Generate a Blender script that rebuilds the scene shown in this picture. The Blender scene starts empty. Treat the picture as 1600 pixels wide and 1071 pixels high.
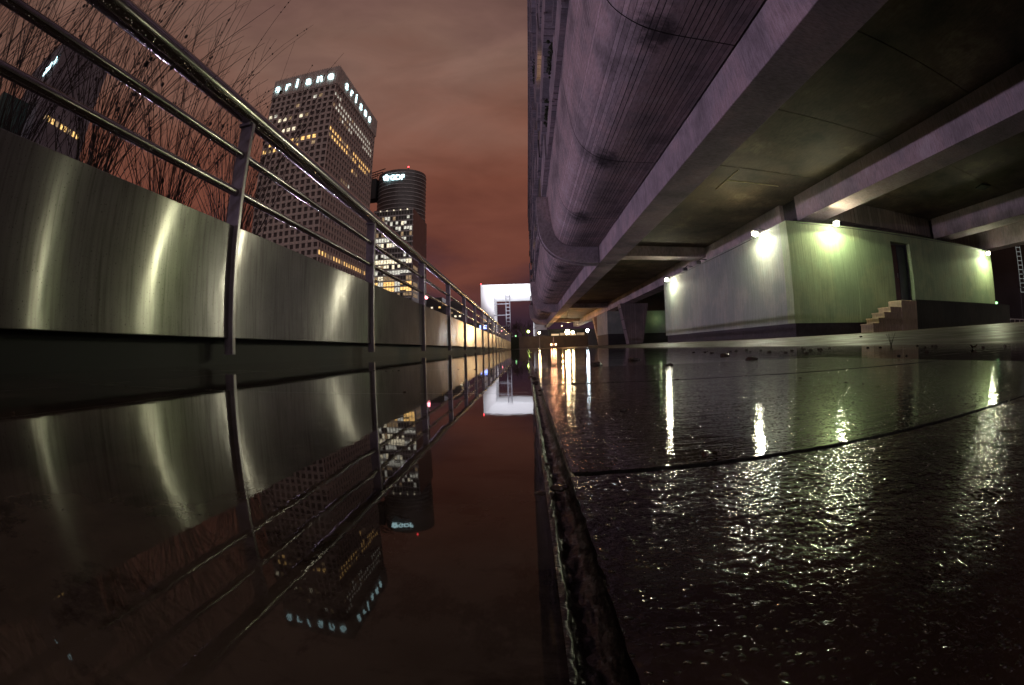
import bpy, bmesh, math, random
from mathutils import Vector, Matrix, noise as MN
R = math.radians
sc = bpy.context.scene
col = sc.collection
random.seed(7)

# ------------------------------------------------------------------ camera
PITCH, ROLL, YAW = R(.8), R(1.4), R(-1.8)
cp, sp = math.cos(PITCH), math.sin(PITCH)
f = Vector((0, cp, sp)); u = Vector((0, -sp, cp)); x = Vector((1, 0, 0))
x2 = x*math.cos(ROLL) - u*math.sin(ROLL); u2 = u*math.cos(ROLL) + x*math.sin(ROLL)
Zr = Matrix.Rotation(-YAW, 3, 'Z')
x2 = Zr @ x2; u2 = Zr @ u2; f = Zr @ f
cam = bpy.data.cameras.new('camera'); co = bpy.data.objects.new('camera', cam); col.objects.link(co)
co.matrix_world = Matrix(((x2.x, u2.x, -f.x, 0), (x2.y, u2.y, -f.y, 0), (x2.z, u2.z, -f.z, 0), (0, 0, 0, 1)))
cam.type = 'PANO'
for holder in (cam, getattr(cam, 'cycles', None)):
    if holder is None: continue
    try:
        holder.panorama_type = 'FISHEYE_EQUISOLID'; holder.fisheye_lens = 10.5; holder.fisheye_fov = math.pi
        break
    except Exception: pass
cam.sensor_fit = 'HORIZONTAL'; cam.sensor_width = 23.6; cam.sensor_height = 15.8
cam.clip_start = .002; cam.clip_end = 6000
sc.camera = co

# ------------------------------------------------------------------ world: city glow on low cloud
w = bpy.data.worlds.new('World'); sc.world = w; w.use_nodes = True
nt = w.node_tree; nt.nodes.clear()
def N(t, typ, **k):
    n = t.nodes.new(typ)
    for a, b in k.items(): setattr(n, a, b)
    return n
def ramp(t, stops, interp='LINEAR'):
    n = N(t, 'ShaderNodeValToRGB'); n.color_ramp.interpolation = interp
    e = n.color_ramp.elements
    e[0].position, e[0].color = stops[0][0], (*stops[0][1], 1)
    e[1].position, e[1].color = stops[-1][0], (*stops[-1][1], 1)
    for p, c in stops[1:-1]:
        q = e.new(p); q.color = (*c, 1)
    return n
tc = N(nt, 'ShaderNodeTexCoord'); sep = N(nt, 'ShaderNodeSeparateXYZ')
nt.links.new(tc.outputs['Generated'], sep.inputs[0])
mp = N(nt, 'ShaderNodeMapping'); mp.inputs['Scale'].default_value = (1.2, 1.2, 3.4); mp.inputs['Rotation'].default_value = (0.1, .25, .3)
nt.links.new(tc.outputs['Generated'], mp.inputs[0])
cn = N(nt, 'ShaderNodeTexNoise'); cn.inputs['Scale'].default_value = 1.7; cn.inputs['Detail'].default_value = 6; cn.inputs['Roughness'].default_value = .52
nt.links.new(mp.outputs[0], cn.inputs[0])
ad = N(nt, 'ShaderNodeMath', operation='MULTIPLY_ADD'); nt.links.new(cn.outputs[0], ad.inputs[0]); ad.inputs[1].default_value = .42
nt.links.new(sep.outputs[2], ad.inputs[2])
SKY = 1.0
rp = ramp(nt, [(0.0, (.022, .010, .014)), (.29, (.034, .017, .027)), (.36, (.052, .022, .029)), (.44, (.128, .041, .029)),
               (.54, (.160, .054, .035)), (.68, (.176, .076, .053)), (.84, (.188, .104, .080)), (.95, (.13, .068, .058)), (1.0, (.11, .058, .05))])
nt.links.new(ad.outputs[0], rp.inputs[0])
# brighter above the avenue, darker to the left
dt = N(nt, 'ShaderNodeVectorMath', operation='DOT_PRODUCT'); nt.links.new(tc.outputs['Generated'], dt.inputs[0]); dt.inputs[1].default_value = (.10, .86, .50)
mr = N(nt, 'ShaderNodeMapRange'); nt.links.new(dt.outputs['Value'], mr.inputs[0])
for i, v in ((1, .1), (2, 1.0), (3, .66), (4, 1.14)): mr.inputs[i].default_value = v
bg = N(nt, 'ShaderNodeBackground'); nt.links.new(rp.outputs[0], bg.inputs[0])
mul = N(nt, 'ShaderNodeMath', operation='MULTIPLY'); nt.links.new(mr.outputs[0], mul.inputs[0]); mul.inputs[1].default_value = SKY
c2 = N(nt, 'ShaderNodeTexNoise'); c2.inputs['Scale'].default_value = 3.4; c2.inputs['Detail'].default_value = 7; c2.inputs['Roughness'].default_value = .55; c2.inputs['Distortion'].default_value = .6
nt.links.new(mp.outputs[0], c2.inputs[0])
m3 = N(nt, 'ShaderNodeMapRange'); nt.links.new(c2.outputs[0], m3.inputs[0])
for i, v in ((1, .3), (2, .7), (3, .86), (4, 1.18)): m3.inputs[i].default_value = v
m4 = N(nt, 'ShaderNodeMath', operation='MULTIPLY'); nt.links.new(mul.outputs[0], m4.inputs[0]); nt.links.new(m3.outputs[0], m4.inputs[1])
nt.links.new(m4.outputs[0], bg.inputs[1])
wo = N(nt, 'ShaderNodeOutputWorld'); nt.links.new(bg.outputs[0], wo.inputs[0])

sl = bpy.data.lights.new('city_glow', 'SUN'); sl.energy = .55; sl.angle = R(80); sl.color = (1.0, .86, .88)
so = bpy.data.objects.new('city_glow', sl); col.objects.link(so); so.rotation_euler = Vector((-.45, .80, -.40)).to_track_quat('-Z', 'Y').to_euler()

sc.view_settings.view_transform = 'Standard'; sc.view_settings.look = 'None'
sc.view_settings.exposure = 0; sc.view_settings.gamma = 1
sc.cycles.use_denoising = True
sc.cycles.max_bounces = 6; sc.cycles.diffuse_bounces = 3; sc.cycles.glossy_bounces = 4
sc.cycles.sample_clamp_indirect = 6

# ------------------------------------------------------------------ helpers
class MB:
    def __init__(s): s.v, s.f, s.uv, s.hasuv, s.mi = [], [], [], False, []
    def face(s, pts, uv=None, mi=0):
        b = len(s.v); s.v += [tuple(p) for p in pts]; s.f.append(tuple(range(b, b+len(pts)))); s.mi.append(mi)
        s.uv.append(uv or [(0, 0)]*len(pts)); s.hasuv |= uv is not None
    def box(s, x0, y0, z0, x1, y1, z1, mi=0, bevel=0):
        if bevel:
            s.bev(x0, y0, z0, x1, y1, z1, bevel, mi); return
        b = len(s.v)
        s.v += [(x0,y0,z0),(x1,y0,z0),(x1,y1,z0),(x0,y1,z0),(x0,y0,z1),(x1,y0,z1),(x1,y1,z1),(x0,y1,z1)]
        for q in ((0,3,2,1),(4,5,6,7),(0,1,5,4),(1,2,6,5),(2,3,7,6),(3,0,4,7)):
            s.f.append(tuple(b+i for i in q)); s.uv.append([(0,0)]*4); s.mi.append(mi)
    def bev(s, x0, y0, z0, x1, y1, z1, r, mi=0):
        bm = bmesh.new(); bmesh.ops.create_cube(bm, size=1)
        for v in bm.verts: v.co = Vector(((x0+x1)/2+v.co.x*(x1-x0), (y0+y1)/2+v.co.y*(y1-y0), (z0+z1)/2+v.co.z*(z1-z0)))
        bmesh.ops.bevel(bm, geom=bm.edges[:], offset=r, segments=2, affect='EDGES', profile=.5)
        s.bm(bm, mi)
    def bm(s, bm, mi=0):
        b = len(s.v); bm.verts.index_update()
        s.v += [tuple(v.co) for v in bm.verts]
        for q in bm.faces:
            s.f.append(tuple(b+v.index for v in q.verts)); s.uv.append([(0,0)]*len(q.verts)); s.mi.append(mi)
        bm.free()
    def prism(s, fp, z0, z1, mi=0):
        n = len(fp); b = len(s.v)
        s.v += [(p[0], p[1], z0) for p in fp]+[(p[0], p[1], z1) for p in fp]
        s.f.append(tuple(b+i for i in reversed(range(n)))); s.f.append(tuple(b+n+i for i in range(n)))
        for i in range(n): s.f.append((b+i, b+(i+1) % n, b+n+(i+1) % n, b+n+i))
        s.uv += [[(0,0)]*n]*2+[[(0,0)]*4]*n; s.mi += [mi]*(n+2)
    def extrude_y(s, prof, y0, y1, mi=0):     # prof: closed list of (x,z), counter-clockwise seen from -Y
        n = len(prof); b = len(s.v)
        s.v += [(p[0], y0, p[1]) for p in prof]+[(p[0], y1, p[1]) for p in prof]
        s.f.append(tuple(b+i for i in range(n))); s.f.append(tuple(b+n+i for i in reversed(range(n))))
        for i in range(n): s.f.append((b+(i+1) % n, b+i, b+n+i, b+n+(i+1) % n))
        s.uv += [[(0,0)]*n]*2+[[(0,0)]*4]*n; s.mi += [mi]*(n+2)
    def tube(s, pts, r, n=8, mi=0, cap=True):
        pts = [Vector(p) for p in pts]; rr = r if isinstance(r, (list, tuple)) else [r]*len(pts)
        b = len(s.v)
        for i, p in enumerate(pts):
            d = (pts[min(i+1, len(pts)-1)]-pts[max(i-1, 0)]).normalized()
            a = d.cross(Vector((0,0,1)) if abs(d.z) < .9 else Vector((1,0,0))).normalized(); c = d.cross(a)
            for k in range(n):
                t = 2*math.pi*k/n; s.v.append(tuple(p+(a*math.cos(t)+c*math.sin(t))*rr[i]))
        for i in range(len(pts)-1):
            for k in range(n):
                s.f.append((b+i*n+k, b+i*n+(k+1) % n, b+(i+1)*n+(k+1) % n, b+(i+1)*n+k)); s.uv.append([(0,0)]*4); s.mi.append(mi)
        if cap:
            s.f.append(tuple(b+k for k in reversed(range(n)))); s.f.append(tuple(b+(len(pts)-1)*n+k for k in range(n)))
            s.uv += [[(0,0)]*n]*2; s.mi += [mi]*2
    def sphere(s, c, r, seg=10, mi=0, sq=1):
        bm = bmesh.new(); bmesh.ops.create_uvsphere(bm, u_segments=seg, v_segments=max(4, seg//2), radius=r)
        for v in bm.verts: v.co = Vector((v.co.x, v.co.y, v.co.z*sq))+Vector(c)
        s.bm(bm, mi)
    def build(s, name, mats, parent=None, smooth=False, loc=None):
        me = bpy.data.meshes.new(name); me.from_pydata(s.v, [], s.f)
        if s.hasuv:
            l = me.uv_layers.new(name='UVMap'); k = 0
            for q in s.uv:
                for c in q: l.data[k].uv = c; k += 1
        if not isinstance(mats, (list, tuple)): mats = [mats]
        for m in mats: me.materials.append(m)
        for p, mi in zip(me.polygons, s.mi): p.material_index = mi
        if smooth:
            for p in me.polygons: p.use_smooth = True
        me.update()
        o = bpy.data.objects.new(name, me); col.objects.link(o)
        if parent is not None: o.parent = parent
        if loc: o.location = loc
        return o
def empty(name, label, cat, loc=(0,0,0), rz=0, group=None):
    o = bpy.data.objects.new(name, None); col.objects.link(o); o.location = loc; o.rotation_euler = (0,0,rz); o.empty_display_size = .1
    return tag(o, label, cat, group)
def tag(o, label, cat, group=None):
    o['label'] = label; o['category'] = cat
    if group: o['group'] = group
    return o
def structure(o): o['kind'] = 'structure'; return o
def sub(m, root):      # shift a world-space MB into the local space of an unrotated root
    l = root.location; m.v = [(a-l.x, b-l.y, c-l.z) for a, b, c in m.v]; return m
def copy_tree(o, parent=None):
    c = o.copy(); col.objects.link(c)
    if parent is not None: c.parent = parent
    for ch in list(o.children): copy_tree(ch, c)
    return c

def mat(name):
    m = bpy.data.materials.new(name); m.use_nodes = True; t = m.node_tree
    b = t.nodes['Principled BSDF']; return m, t, b
def noise_node(t, scale, detail=4, rough=.5, vec=None, mapscale=None, dim=None):
    n = N(t, 'ShaderNodeTexNoise'); n.inputs['Scale'].default_value = scale; n.inputs['Detail'].default_value = detail; n.inputs['Roughness'].default_value = rough
    if vec is None:
        vec = N(t, 'ShaderNodeTexCoord').outputs['Object']
    if mapscale:
        m = N(t, 'ShaderNodeMapping'); m.inputs['Scale'].default_value = mapscale; t.links.new(vec, m.inputs[0]); vec = m.outputs[0]
    t.links.new(vec, n.inputs['Vector']); return n
def mathn(t, op, a, b=None, c=None):
    n = N(t, 'ShaderNodeMath', operation=op)
    for i, v in enumerate((a, b, c)):
        if v is None: continue
        if isinstance(v, (int, float)): n.inputs[i].default_value = v
        else: t.links.new(v, n.inputs[i])
    return n.outputs[0]
def mixc(t, fac, a, b, mode='MIX'):
    n = N(t, 'ShaderNodeMix', data_type='RGBA', blend_type=mode)
    for s_, v in ((n.inputs[0], fac), (n.inputs[6], a), (n.inputs[7], b)):
        if isinstance(v, (int, float)): s_.default_value = v
        elif isinstance(v, tuple): s_.default_value = (*v, 1)
        else: t.links.new(v, s_)
    return n.outputs[2]
def bump(t, b, h, strength, dist, prev=None):
    n = N(t, 'ShaderNodeBump'); n.inputs['Strength'].default_value = strength; n.inputs['Distance'].default_value = dist
    t.links.new(h, n.inputs['Height'])
    if prev: t.links.new(prev, n.inputs['Normal'])
    t.links.new(n.outputs[0], b.inputs['Normal']); return n.outputs[0]
def plain(name, c, rough=.6, metal=0, var=.25, vs=3.0, spec=.5, bs=0, bd=.002, bscale=60):
    m, t, b = mat(name)
    n = noise_node(t, vs, 5)
    rr = ramp(t, [(.3, tuple(k*(1-var) for k in c)), (.7, tuple(min(1, k*(1+var)) for k in c))]); t.links.new(n.outputs[0], rr.inputs[0])
    t.links.new(rr.outputs[0], b.inputs['Base Color'])
    b.inputs['Roughness'].default_value = rough; b.inputs['Metallic'].default_value = metal; b.inputs['Specular IOR Level'].default_value = spec
    if bs: bump(t, b, noise_node(t, bscale, 4).outputs[0], bs, bd)
    return m
def glow(name, c, s):
    m, t, b = mat(name)
    b.inputs['Base Color'].default_value = (*[k*.3 for k in c], 1); b.inputs['Emission Color'].default_value = (*c, 1); b.inputs['Emission Strength'].default_value = s
    return m
def window_glow(name, c, s_):
    m, t, b = mat(name); b.inputs['Base Color'].default_value = (*[k*.2 for k in c], 1)
    n = noise_node(t, .9, 3, .6); mr_ = N(t, 'ShaderNodeMapRange'); t.links.new(n.outputs[0], mr_.inputs[0])
    for i, v in ((1, .35), (2, .65), (3, .35*s_), (4, 1.4*s_)): mr_.inputs[i].default_value = v
    b.inputs['Emission Color'].default_value = (*c, 1); t.links.new(mr_.outputs[0], b.inputs['Emission Strength'])
    return m
def concrete(name, c, boards=None, axis=None, grain=(1,1,1), use_uv=False, stain=.5, var=.25, joint_stain=False, bs=.5, seam=.06):
    """board-marked concrete; boards = board width in metres across axis (0,1,2) or the UV's v"""
    m, t, b = mat(name)
    vec = N(t, 'ShaderNodeTexCoord').outputs['UV' if use_uv else 'Object']
    big = noise_node(t, .7, 5, .6, vec); fine = noise_node(t, 9, 5, .65, vec, grain); sp_ = noise_node(t, 70, 3, .6, vec)
    r1 = ramp(t, [(.30, tuple(k*(1-stain) for k in c)), (.47, tuple(k*.85 for k in c)), (.56, tuple(k*q for k, q in zip(c, (1.08, .98, .95)))), (.70, tuple(min(1, k*(1+var)) for k in c))]); t.links.new(big.outputs[0], r1.inputs[0])
    g = ramp(t, [(.3, (.62,.60,.58)), (.55, (.97,.97,.97)), (.75, (1.15,1.15,1.15))]); t.links.new(fine.outputs[0], g.inputs[0])
    cc = mixc(t, 1.0, r1.outputs[0], g.outputs[0], 'MULTIPLY')
    g2 = ramp(t, [(.35, (.80,.80,.80)), (.6, (1.08,1.08,1.08))]); t.links.new(sp_.outputs[0], g2.inputs[0])
    cc = mixc(t, 1.0, cc, g2.outputs[0], 'MULTIPLY')
    h = mathn(t, 'MULTIPLY', fine.outputs[0], .5)
    if boards:
        s3 = N(t, 'ShaderNodeSeparateXYZ'); t.links.new(vec, s3.inputs[0]); a = s3.outputs[1 if use_uv else axis]
        q = mathn(t, 'DIVIDE', a, boards); wob = noise_node(t, 1.3, 2, .5, vec)
        q = mathn(t, 'ADD', q, mathn(t, 'MULTIPLY', wob.outputs[0], .06))
        fr = mathn(t, 'FRACT', q); fl = mathn(t, 'FLOOR', q)
        wn = N(t, 'ShaderNodeTexWhiteNoise', noise_dimensions='1D'); t.links.new(fl, wn.inputs['W'])
        vb = N(t, 'ShaderNodeMapRange'); t.links.new(wn.outputs[0], vb.inputs[0]); vb.inputs[3].default_value = .74; vb.inputs[4].default_value = 1.12
        cc = mixc(t, 1.0, cc, vb.outputs[0], 'MULTIPLY')
        ln = mathn(t, 'LESS_THAN', mathn(t, 'ABSOLUTE', mathn(t, 'SUBTRACT', fr, .5)), .5-seam)   # 1 inside the board, 0 in the seam
        # only some seams are deep
        deep = mathn(t, 'GREATER_THAN', wn.outputs[0], .45)
        keep = mathn(t, 'MAXIMUM', ln, mathn(t, 'SUBTRACT', 1, deep))
        kk = N(t, 'ShaderNodeMapRange'); t.links.new(keep, kk.inputs[0]); kk.inputs[3].default_value = .10
        cc = mixc(t, 1.0, cc, kk.outputs[0], 'MULTIPLY')
        h = mathn(t, 'ADD', h, keep)
    if joint_stain:   # dark leaks round the panel joints at the turn of the soffit
        s4 = N(t, 'ShaderNodeSeparateXYZ'); t.links.new(vec, s4.inputs[0])
        jy = mathn(t, 'ABSOLUTE', mathn(t, 'SUBTRACT', mathn(t, 'FRACT', mathn(t, 'ADD', mathn(t, 'DIVIDE', s4.outputs[0], 5.34), .5)), .5))   # 0 at the joint
        jy = mathn(t, 'MULTIPLY', jy, 5.34/.75)
        jv = mathn(t, 'MULTIPLY', mathn(t, 'ABSOLUTE', mathn(t, 'SUBTRACT', s4.outputs[1], 1.35)), 1/.42)
        dd = mathn(t, 'SQRT', mathn(t, 'ADD', mathn(t, 'MULTIPLY', jy, jy), mathn(t, 'MULTIPLY', jv, jv)))
        nn = noise_node(t, 3.2, 6, .7, vec)
        dd = mathn(t, 'ADD', dd, mathn(t, 'MULTIPLY', mathn(t, 'SUBTRACT', nn.outputs[0], .5), 2.4))
        kq = N(t, 'ShaderNodeMapRange', interpolation_type='SMOOTHSTEP'); t.links.new(dd, kq.inputs[0]); kq.inputs[1].default_value = .15; kq.inputs[2].default_value = 1.15; kq.inputs[3].default_value = .16
        cc = mixc(t, 1.0, cc, kq.outputs[0], 'MULTIPLY')
    t.links.new(cc, b.inputs['Base Color']); b.inputs['Roughness'].default_value = .8
    bump(t, b, h, bs, .012)
    return m

M = {}
M['shell'] = concrete('shell_concrete', (.40,.345,.345), boards=.098, use_uv=True, grain=(.6, 2.5, 1), stain=.66, joint_stain=True, seam=.085)
M['beam'] = concrete('beam_concrete', (.38,.33,.34), grain=(1,3.2,.45), stain=.5, bs=.4)
M['rib'] = concrete('rib_concrete', (.36,.33,.34), grain=(1,1,1), stain=.35)
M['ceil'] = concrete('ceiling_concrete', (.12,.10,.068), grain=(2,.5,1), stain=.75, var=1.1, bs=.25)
M['pier'] = concrete('pier_concrete', (.26,.22,.20), boards=.2, axis=0, grain=(4,4,.3), stain=.3)
M['corewall'] = concrete('core_wall_render', (.30,.35,.30), grain=(6,6,.10), stain=.22, var=.10, bs=.4)
M['greenwall'] = concrete('greenish_wall_render', (.28,.38,.22), grain=(6,6,.10), stain=.22, var=.10, bs=.4)
M['plinth'] = concrete('dark_plinth', (.045,.043,.04), stain=.4)
M['landing'] = concrete('landing_concrete', (.045,.055,.035), grain=(3,3,.3), stain=.4)
M['stone'] = concrete('warm_stone', (.46,.37,.25), grain=(2,2,.4), stain=.2, var=.1, bs=.3)
M['tower'] = concrete('tower_cladding', (.56,.49,.45), grain=(.3,.3,.3), stain=.15, bs=0.02)
M['towerglass'] = plain('tower_dark_glass', (.07,.055,.055), .4, vs=.4)
M['darkclad'] = plain('dark_cladding', (.075,.075,.075), .35, vs=.2)
M['band'] = plain('grey_band', (.45,.45,.45), .5, vs=.3)
M['black'] = plain('near_black', (.01,.01,.011), .6)
M['facade'] = concrete('facade_concrete', (.30,.28,.30), boards=.4, axis=1, grain=(1,2,2), stain=.3, bs=.3)
M['steelpost'] = plain('brushed_post', (.42,.40,.40), .32, 1.0, var=.1, vs=20)
M['paintpost'] = plain('grey_painted_bracket', (.20,.18,.20), .45, 0, var=.2, vs=20)
M['soil'] = plain('dark_soil', (.03,.022,.016), .9, bs=.8, bd=.02, bscale=20)
M['twig'] = plain('dark_twig', (.030,.020,.016), .8)
M['leafgreen'] = plain('planter_green', (.02,.03,.012), .8)
M['door'] = plain('dark_red_door', (.10,.028,.018), .45, var=.2)
M['doorside'] = plain('slate_panel', (.04,.05,.05), .4)
M['white'] = plain('white_marble', (.80,.80,.82), .45, var=.03, vs=.05)
M['fixture'] = plain('fixture_metal', (.10,.10,.10), .4, .6)
M['asphalt'] = plain('asphalt', (.03,.03,.03), .5)

# lit materials
M['sign'] = glow('lit_sign', (.62,.95,1.0), 3.2)
M['win_warm'] = window_glow('warm_window', (1,.60,.20), 1.5)
M['win_white'] = window_glow('white_window', (1,.88,.62), 1.3)
M['win_cool'] = window_glow('cool_window', (.95,.92,.78), .8)
M['win_dim'] = window_glow('dim_window', (.9,.62,.35), .35)
M['win_teal'] = glow('teal_window', (.1,.9,.7), .5)
M['red'] = glow('red_lamp', (1,.05,.06), 9)
M['pink'] = glow('pink_lamp', (1,.25,.3), 10)
M['blue'] = glow('blue_screen', (.25,.35,1), 4)
M['bulb'] = glow('floodlight_lens', (1,.97,.76), 230)
M['bulbwarm'] = glow('warm_lens', (1,.80,.45), 110)
M['bulbblue'] = glow('cold_lens', (.75,.88,1), 110)
M['bulbgreen'] = glow('green_lens', (.75,1,.2), 22)
M['bulborange'] = glow('orange_lens', (1,.45,.22), 60)
M['lav'] = glow('assumed_lamp_lens', (.80,.62,1), 20)  # lens of the assumed, unseen lamps in the lower avenue
M['string'] = glow('light_string', (.85,.95,.9), .18)
M['shopgreen'] = glow('green_shop_lamp', (.4,1,.4), 3)
M['cream'] = glow('cream_lit_panel', (1,.72,.42), .75)

# brushed stainless parapet panels
def panel_mat():
    m, t, b = mat('brushed_steel_panel')
    vec = N(t, 'ShaderNodeTexCoord').outputs['Object']
    n1 = noise_node(t, 2.2, 5, .6, vec); n2 = noise_node(t, 60, 3, .6, vec, (1,1,.05)); n3 = noise_node(t, 150, 2, .5, vec)
    r1 = ramp(t, [(.3, (.30,.29,.27)), (.7, (.48,.465,.44))]); t.links.new(n1.outputs[0], r1.inputs[0])
    sp2 = ramp(t, [(.28, (.35,.33,.30)), (.36, (1,1,1))]); t.links.new(n3.outputs[0], sp2.inputs[0])
    st = ramp(t, [(.25, (.62,.60,.58)), (.5, (1,1,1)), (.75, (1.15,1.15,1.15))]); t.links.new(n2.outputs[0], st.inputs[0])
    c = mixc(t, 1, mixc(t, 1, r1.outputs[0], sp2.outputs[0], 'MULTIPLY'), st.outputs[0], 'MULTIPLY')
    t.links.new(c, b.inputs['Base Color'])
    b.inputs['Metallic'].default_value = 1; b.inputs['Roughness'].default_value = .42; b.inputs['Anisotropic'].default_value = 1.0
    tv = N(t, 'ShaderNodeCombineXYZ'); tv.inputs[2].default_value = 1
    t.links.new(tv.outputs[0], b.inputs['Tangent'])
    wv = noise_node(t, 1.6, 2, .4, vec, (1,1,.6))
    nrm = bump(t, b, wv.outputs[0], .35, .012)
    nrm = bump(t, b, noise_node(t, 7, 2, .5, vec, (1,1,.5)).outputs[0], .35, .0016, nrm)
    nrm = bump(t, b, n3.outputs[0], .25, .00012, nrm)
    
    d = N(t, 'ShaderNodeBsdfDiffuse'); t.links.new(mixc(t, 1, c, (.62,.62,.58), 'MULTIPLY'), d.inputs[0])
    b2 = N(t, 'ShaderNodeBsdfPrincipled'); t.links.new(c, b2.inputs['Base Color']); b2.inputs['Metallic'].default_value = 1; b2.inputs['Roughness'].default_value = .175; b2.inputs['Anisotropic'].default_value = 1
    t.links.new(tv.outputs[0], b2.inputs['Tangent']); t.links.new(nrm, b2.inputs['Normal'])
    m2 = N(t, 'ShaderNodeMixShader'); m2.inputs[0].default_value = .50; t.links.new(b.outputs[0], m2.inputs[1]); t.links.new(b2.outputs[0], m2.inputs[2])
    mx = N(t, 'ShaderNodeMixShader'); mx.inputs[0].default_value = .20
    out = [n for n in t.nodes if n.type == 'OUTPUT_MATERIAL'][0]
    t.links.new(m2.outputs[0], mx.inputs[1]); t.links.new(d.outputs[0], mx.inputs[2]); t.links.new(mx.outputs[0], out.inputs[0])
    return m
M['panel'] = panel_mat()
def rail_mat():
    m, t, b = mat('wet_stainless_rail')
    vec = N(t, 'ShaderNodeTexCoord').outputs['Object']
    b.inputs['Base Color'].default_value = (.42,.40,.38,1); b.inputs['Metallic'].default_value = 1; b.inputs['Roughness'].default_value = .20
    v = N(t, 'ShaderNodeTexVoronoi'); v.inputs['Scale'].default_value = 90; t.links.new(vec, v.inputs['Vector'])
    s3 = N(t, 'ShaderNodeSeparateXYZ'); ge = N(t, 'ShaderNodeNewGeometry'); t.links.new(ge.outputs['Normal'], s3.inputs[0])
    dr = N(t, 'ShaderNodeMapRange'); t.links.new(v.outputs['Distance'], dr.inputs[0]); dr.inputs[1].default_value = .0; dr.inputs[2].default_value = .35; dr.inputs[3].default_value = 1; dr.inputs[4].default_value = 0
    lo = N(t, 'ShaderNodeMapRange'); t.links.new(s3.outputs[2], lo.inputs[0]); lo.inputs[1].default_value = -.55; lo.inputs[2].default_value = -.8; lo.inputs[3].default_value = 0; lo.inputs[4].default_value = 1
    bump(t, b, mathn(t, 'MULTIPLY', dr.outputs[0], lo.outputs[0]), .9, .004)
    return m
M['rail'] = rail_mat()

def wet(name, deep, c2, rough, amp, scales, ior=1.33, spec=.5, drops=(), veins=False):
    """wet stone or standing water; amp = bump distance per noise scale"""
    m, t, b = mat(name)
    vec = N(t, 'ShaderNodeTexCoord').outputs['Object']
    n1 = noise_node(t, 9, 7, .62, vec); r1 = ramp(t, [(.34, deep), (.62, c2)]); t.links.new(n1.outputs[0], r1.inputs[0])
    cw = r1.outputs[0]
    if veins:      # mottled stone and dirt showing through the film of water
        nv = noise_node(t, 26, 8, .72, vec, (1,1.5,1)); rv = ramp(t, [(.36, (.35,.33,.32)), (.47, (1,1,1)), (.60, (1.0,1.0,1.0)), (.72, (1.3,1.25,1.2))]); t.links.new(nv.outputs[0], rv.inputs[0])
        cw = mixc(t, 1, cw, rv.outputs[0], 'MULTIPLY')
        nv = noise_node(t, 5, 9, .75, vec, (1,.6,1)); rv = ramp(t, [(.465, (1,1,1)), (.495, (.5,.47,.45)), (.525, (1,1,1))]); t.links.new(nv.outputs[0], rv.inputs[0])
        cw = mixc(t, 1, cw, rv.outputs[0], 'MULTIPLY')
    t.links.new(cw, b.inputs['Base Color'])
    b.inputs['IOR'].default_value = ior; b.inputs['Specular IOR Level'].default_value = spec
    b.inputs['Roughness'].default_value = rough
    prev = None
    for (scl, dist, stretch) in scales:
        n = noise_node(t, scl, 3, .5, vec, stretch)
        prev = bump(t, b, n.outputs[0], 1.0, dist*amp, prev)
    for (scl, rad, hgt, frac) in drops:       # scattered droplets and grains standing out of the film
        v = N(t, 'ShaderNodeTexVoronoi'); v.inputs['Scale'].default_value = scl; t.links.new(vec, v.inputs['Vector'])
        dome = mathn(t, 'MAXIMUM', mathn(t, 'SUBTRACT', 1, mathn(t, 'POWER', mathn(t, 'DIVIDE', v.outputs['Distance'], rad), 2.0)), 0)
        s3 = N(t, 'ShaderNodeSeparateColor'); t.links.new(v.outputs['Color'], s3.inputs[0])
        on = mathn(t, 'GREATER_THAN', s3.outputs[0], 1-frac)
        prev = bump(t, b, mathn(t, 'MULTIPLY', dome, on), 1.0, hgt, prev)
    return m
M['puddle'] = wet('still_water', (.030,.027,.021), (.100,.086,.066), .022, 1, [(14, .00009, (1,1,1)), (90, .00002, (1,1,1))], ior=1.28, spec=.42, veins=True)
M['puddle2'] = wet('rippled_water', (.020,.015,.012), (.06,.045,.034), .035, 1, [(60, .00012, (.5,2,1)), (9, .0007, (.5,2.2,1))])
M['tile_near'] = wet('wet_rough_tile', (.016,.011,.008), (.060,.041,.030), .05, 1, [(430, .00042, (1,1,1)), (150, .00065, (1,1,1))], ior=1.33, drops=[(560, .42, .00075, .40)])
M['tile_mid'] = wet('wet_smooth_tile', (.020,.014,.011), (.05,.036,.028), .035, 1, [(300, .00013, (.6,1.4,1)), (75, .00024, (.28,1.9,1))], ior=1.38, drops=[(430, .42, .00045, .28), (900, .45, .00026, .45)])
M['grit'] = plain('wet_black_grit', (.006,.005,.0045), .3, var=.4, vs=300, bs=.6, bd=.0006, bscale=900)
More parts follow.
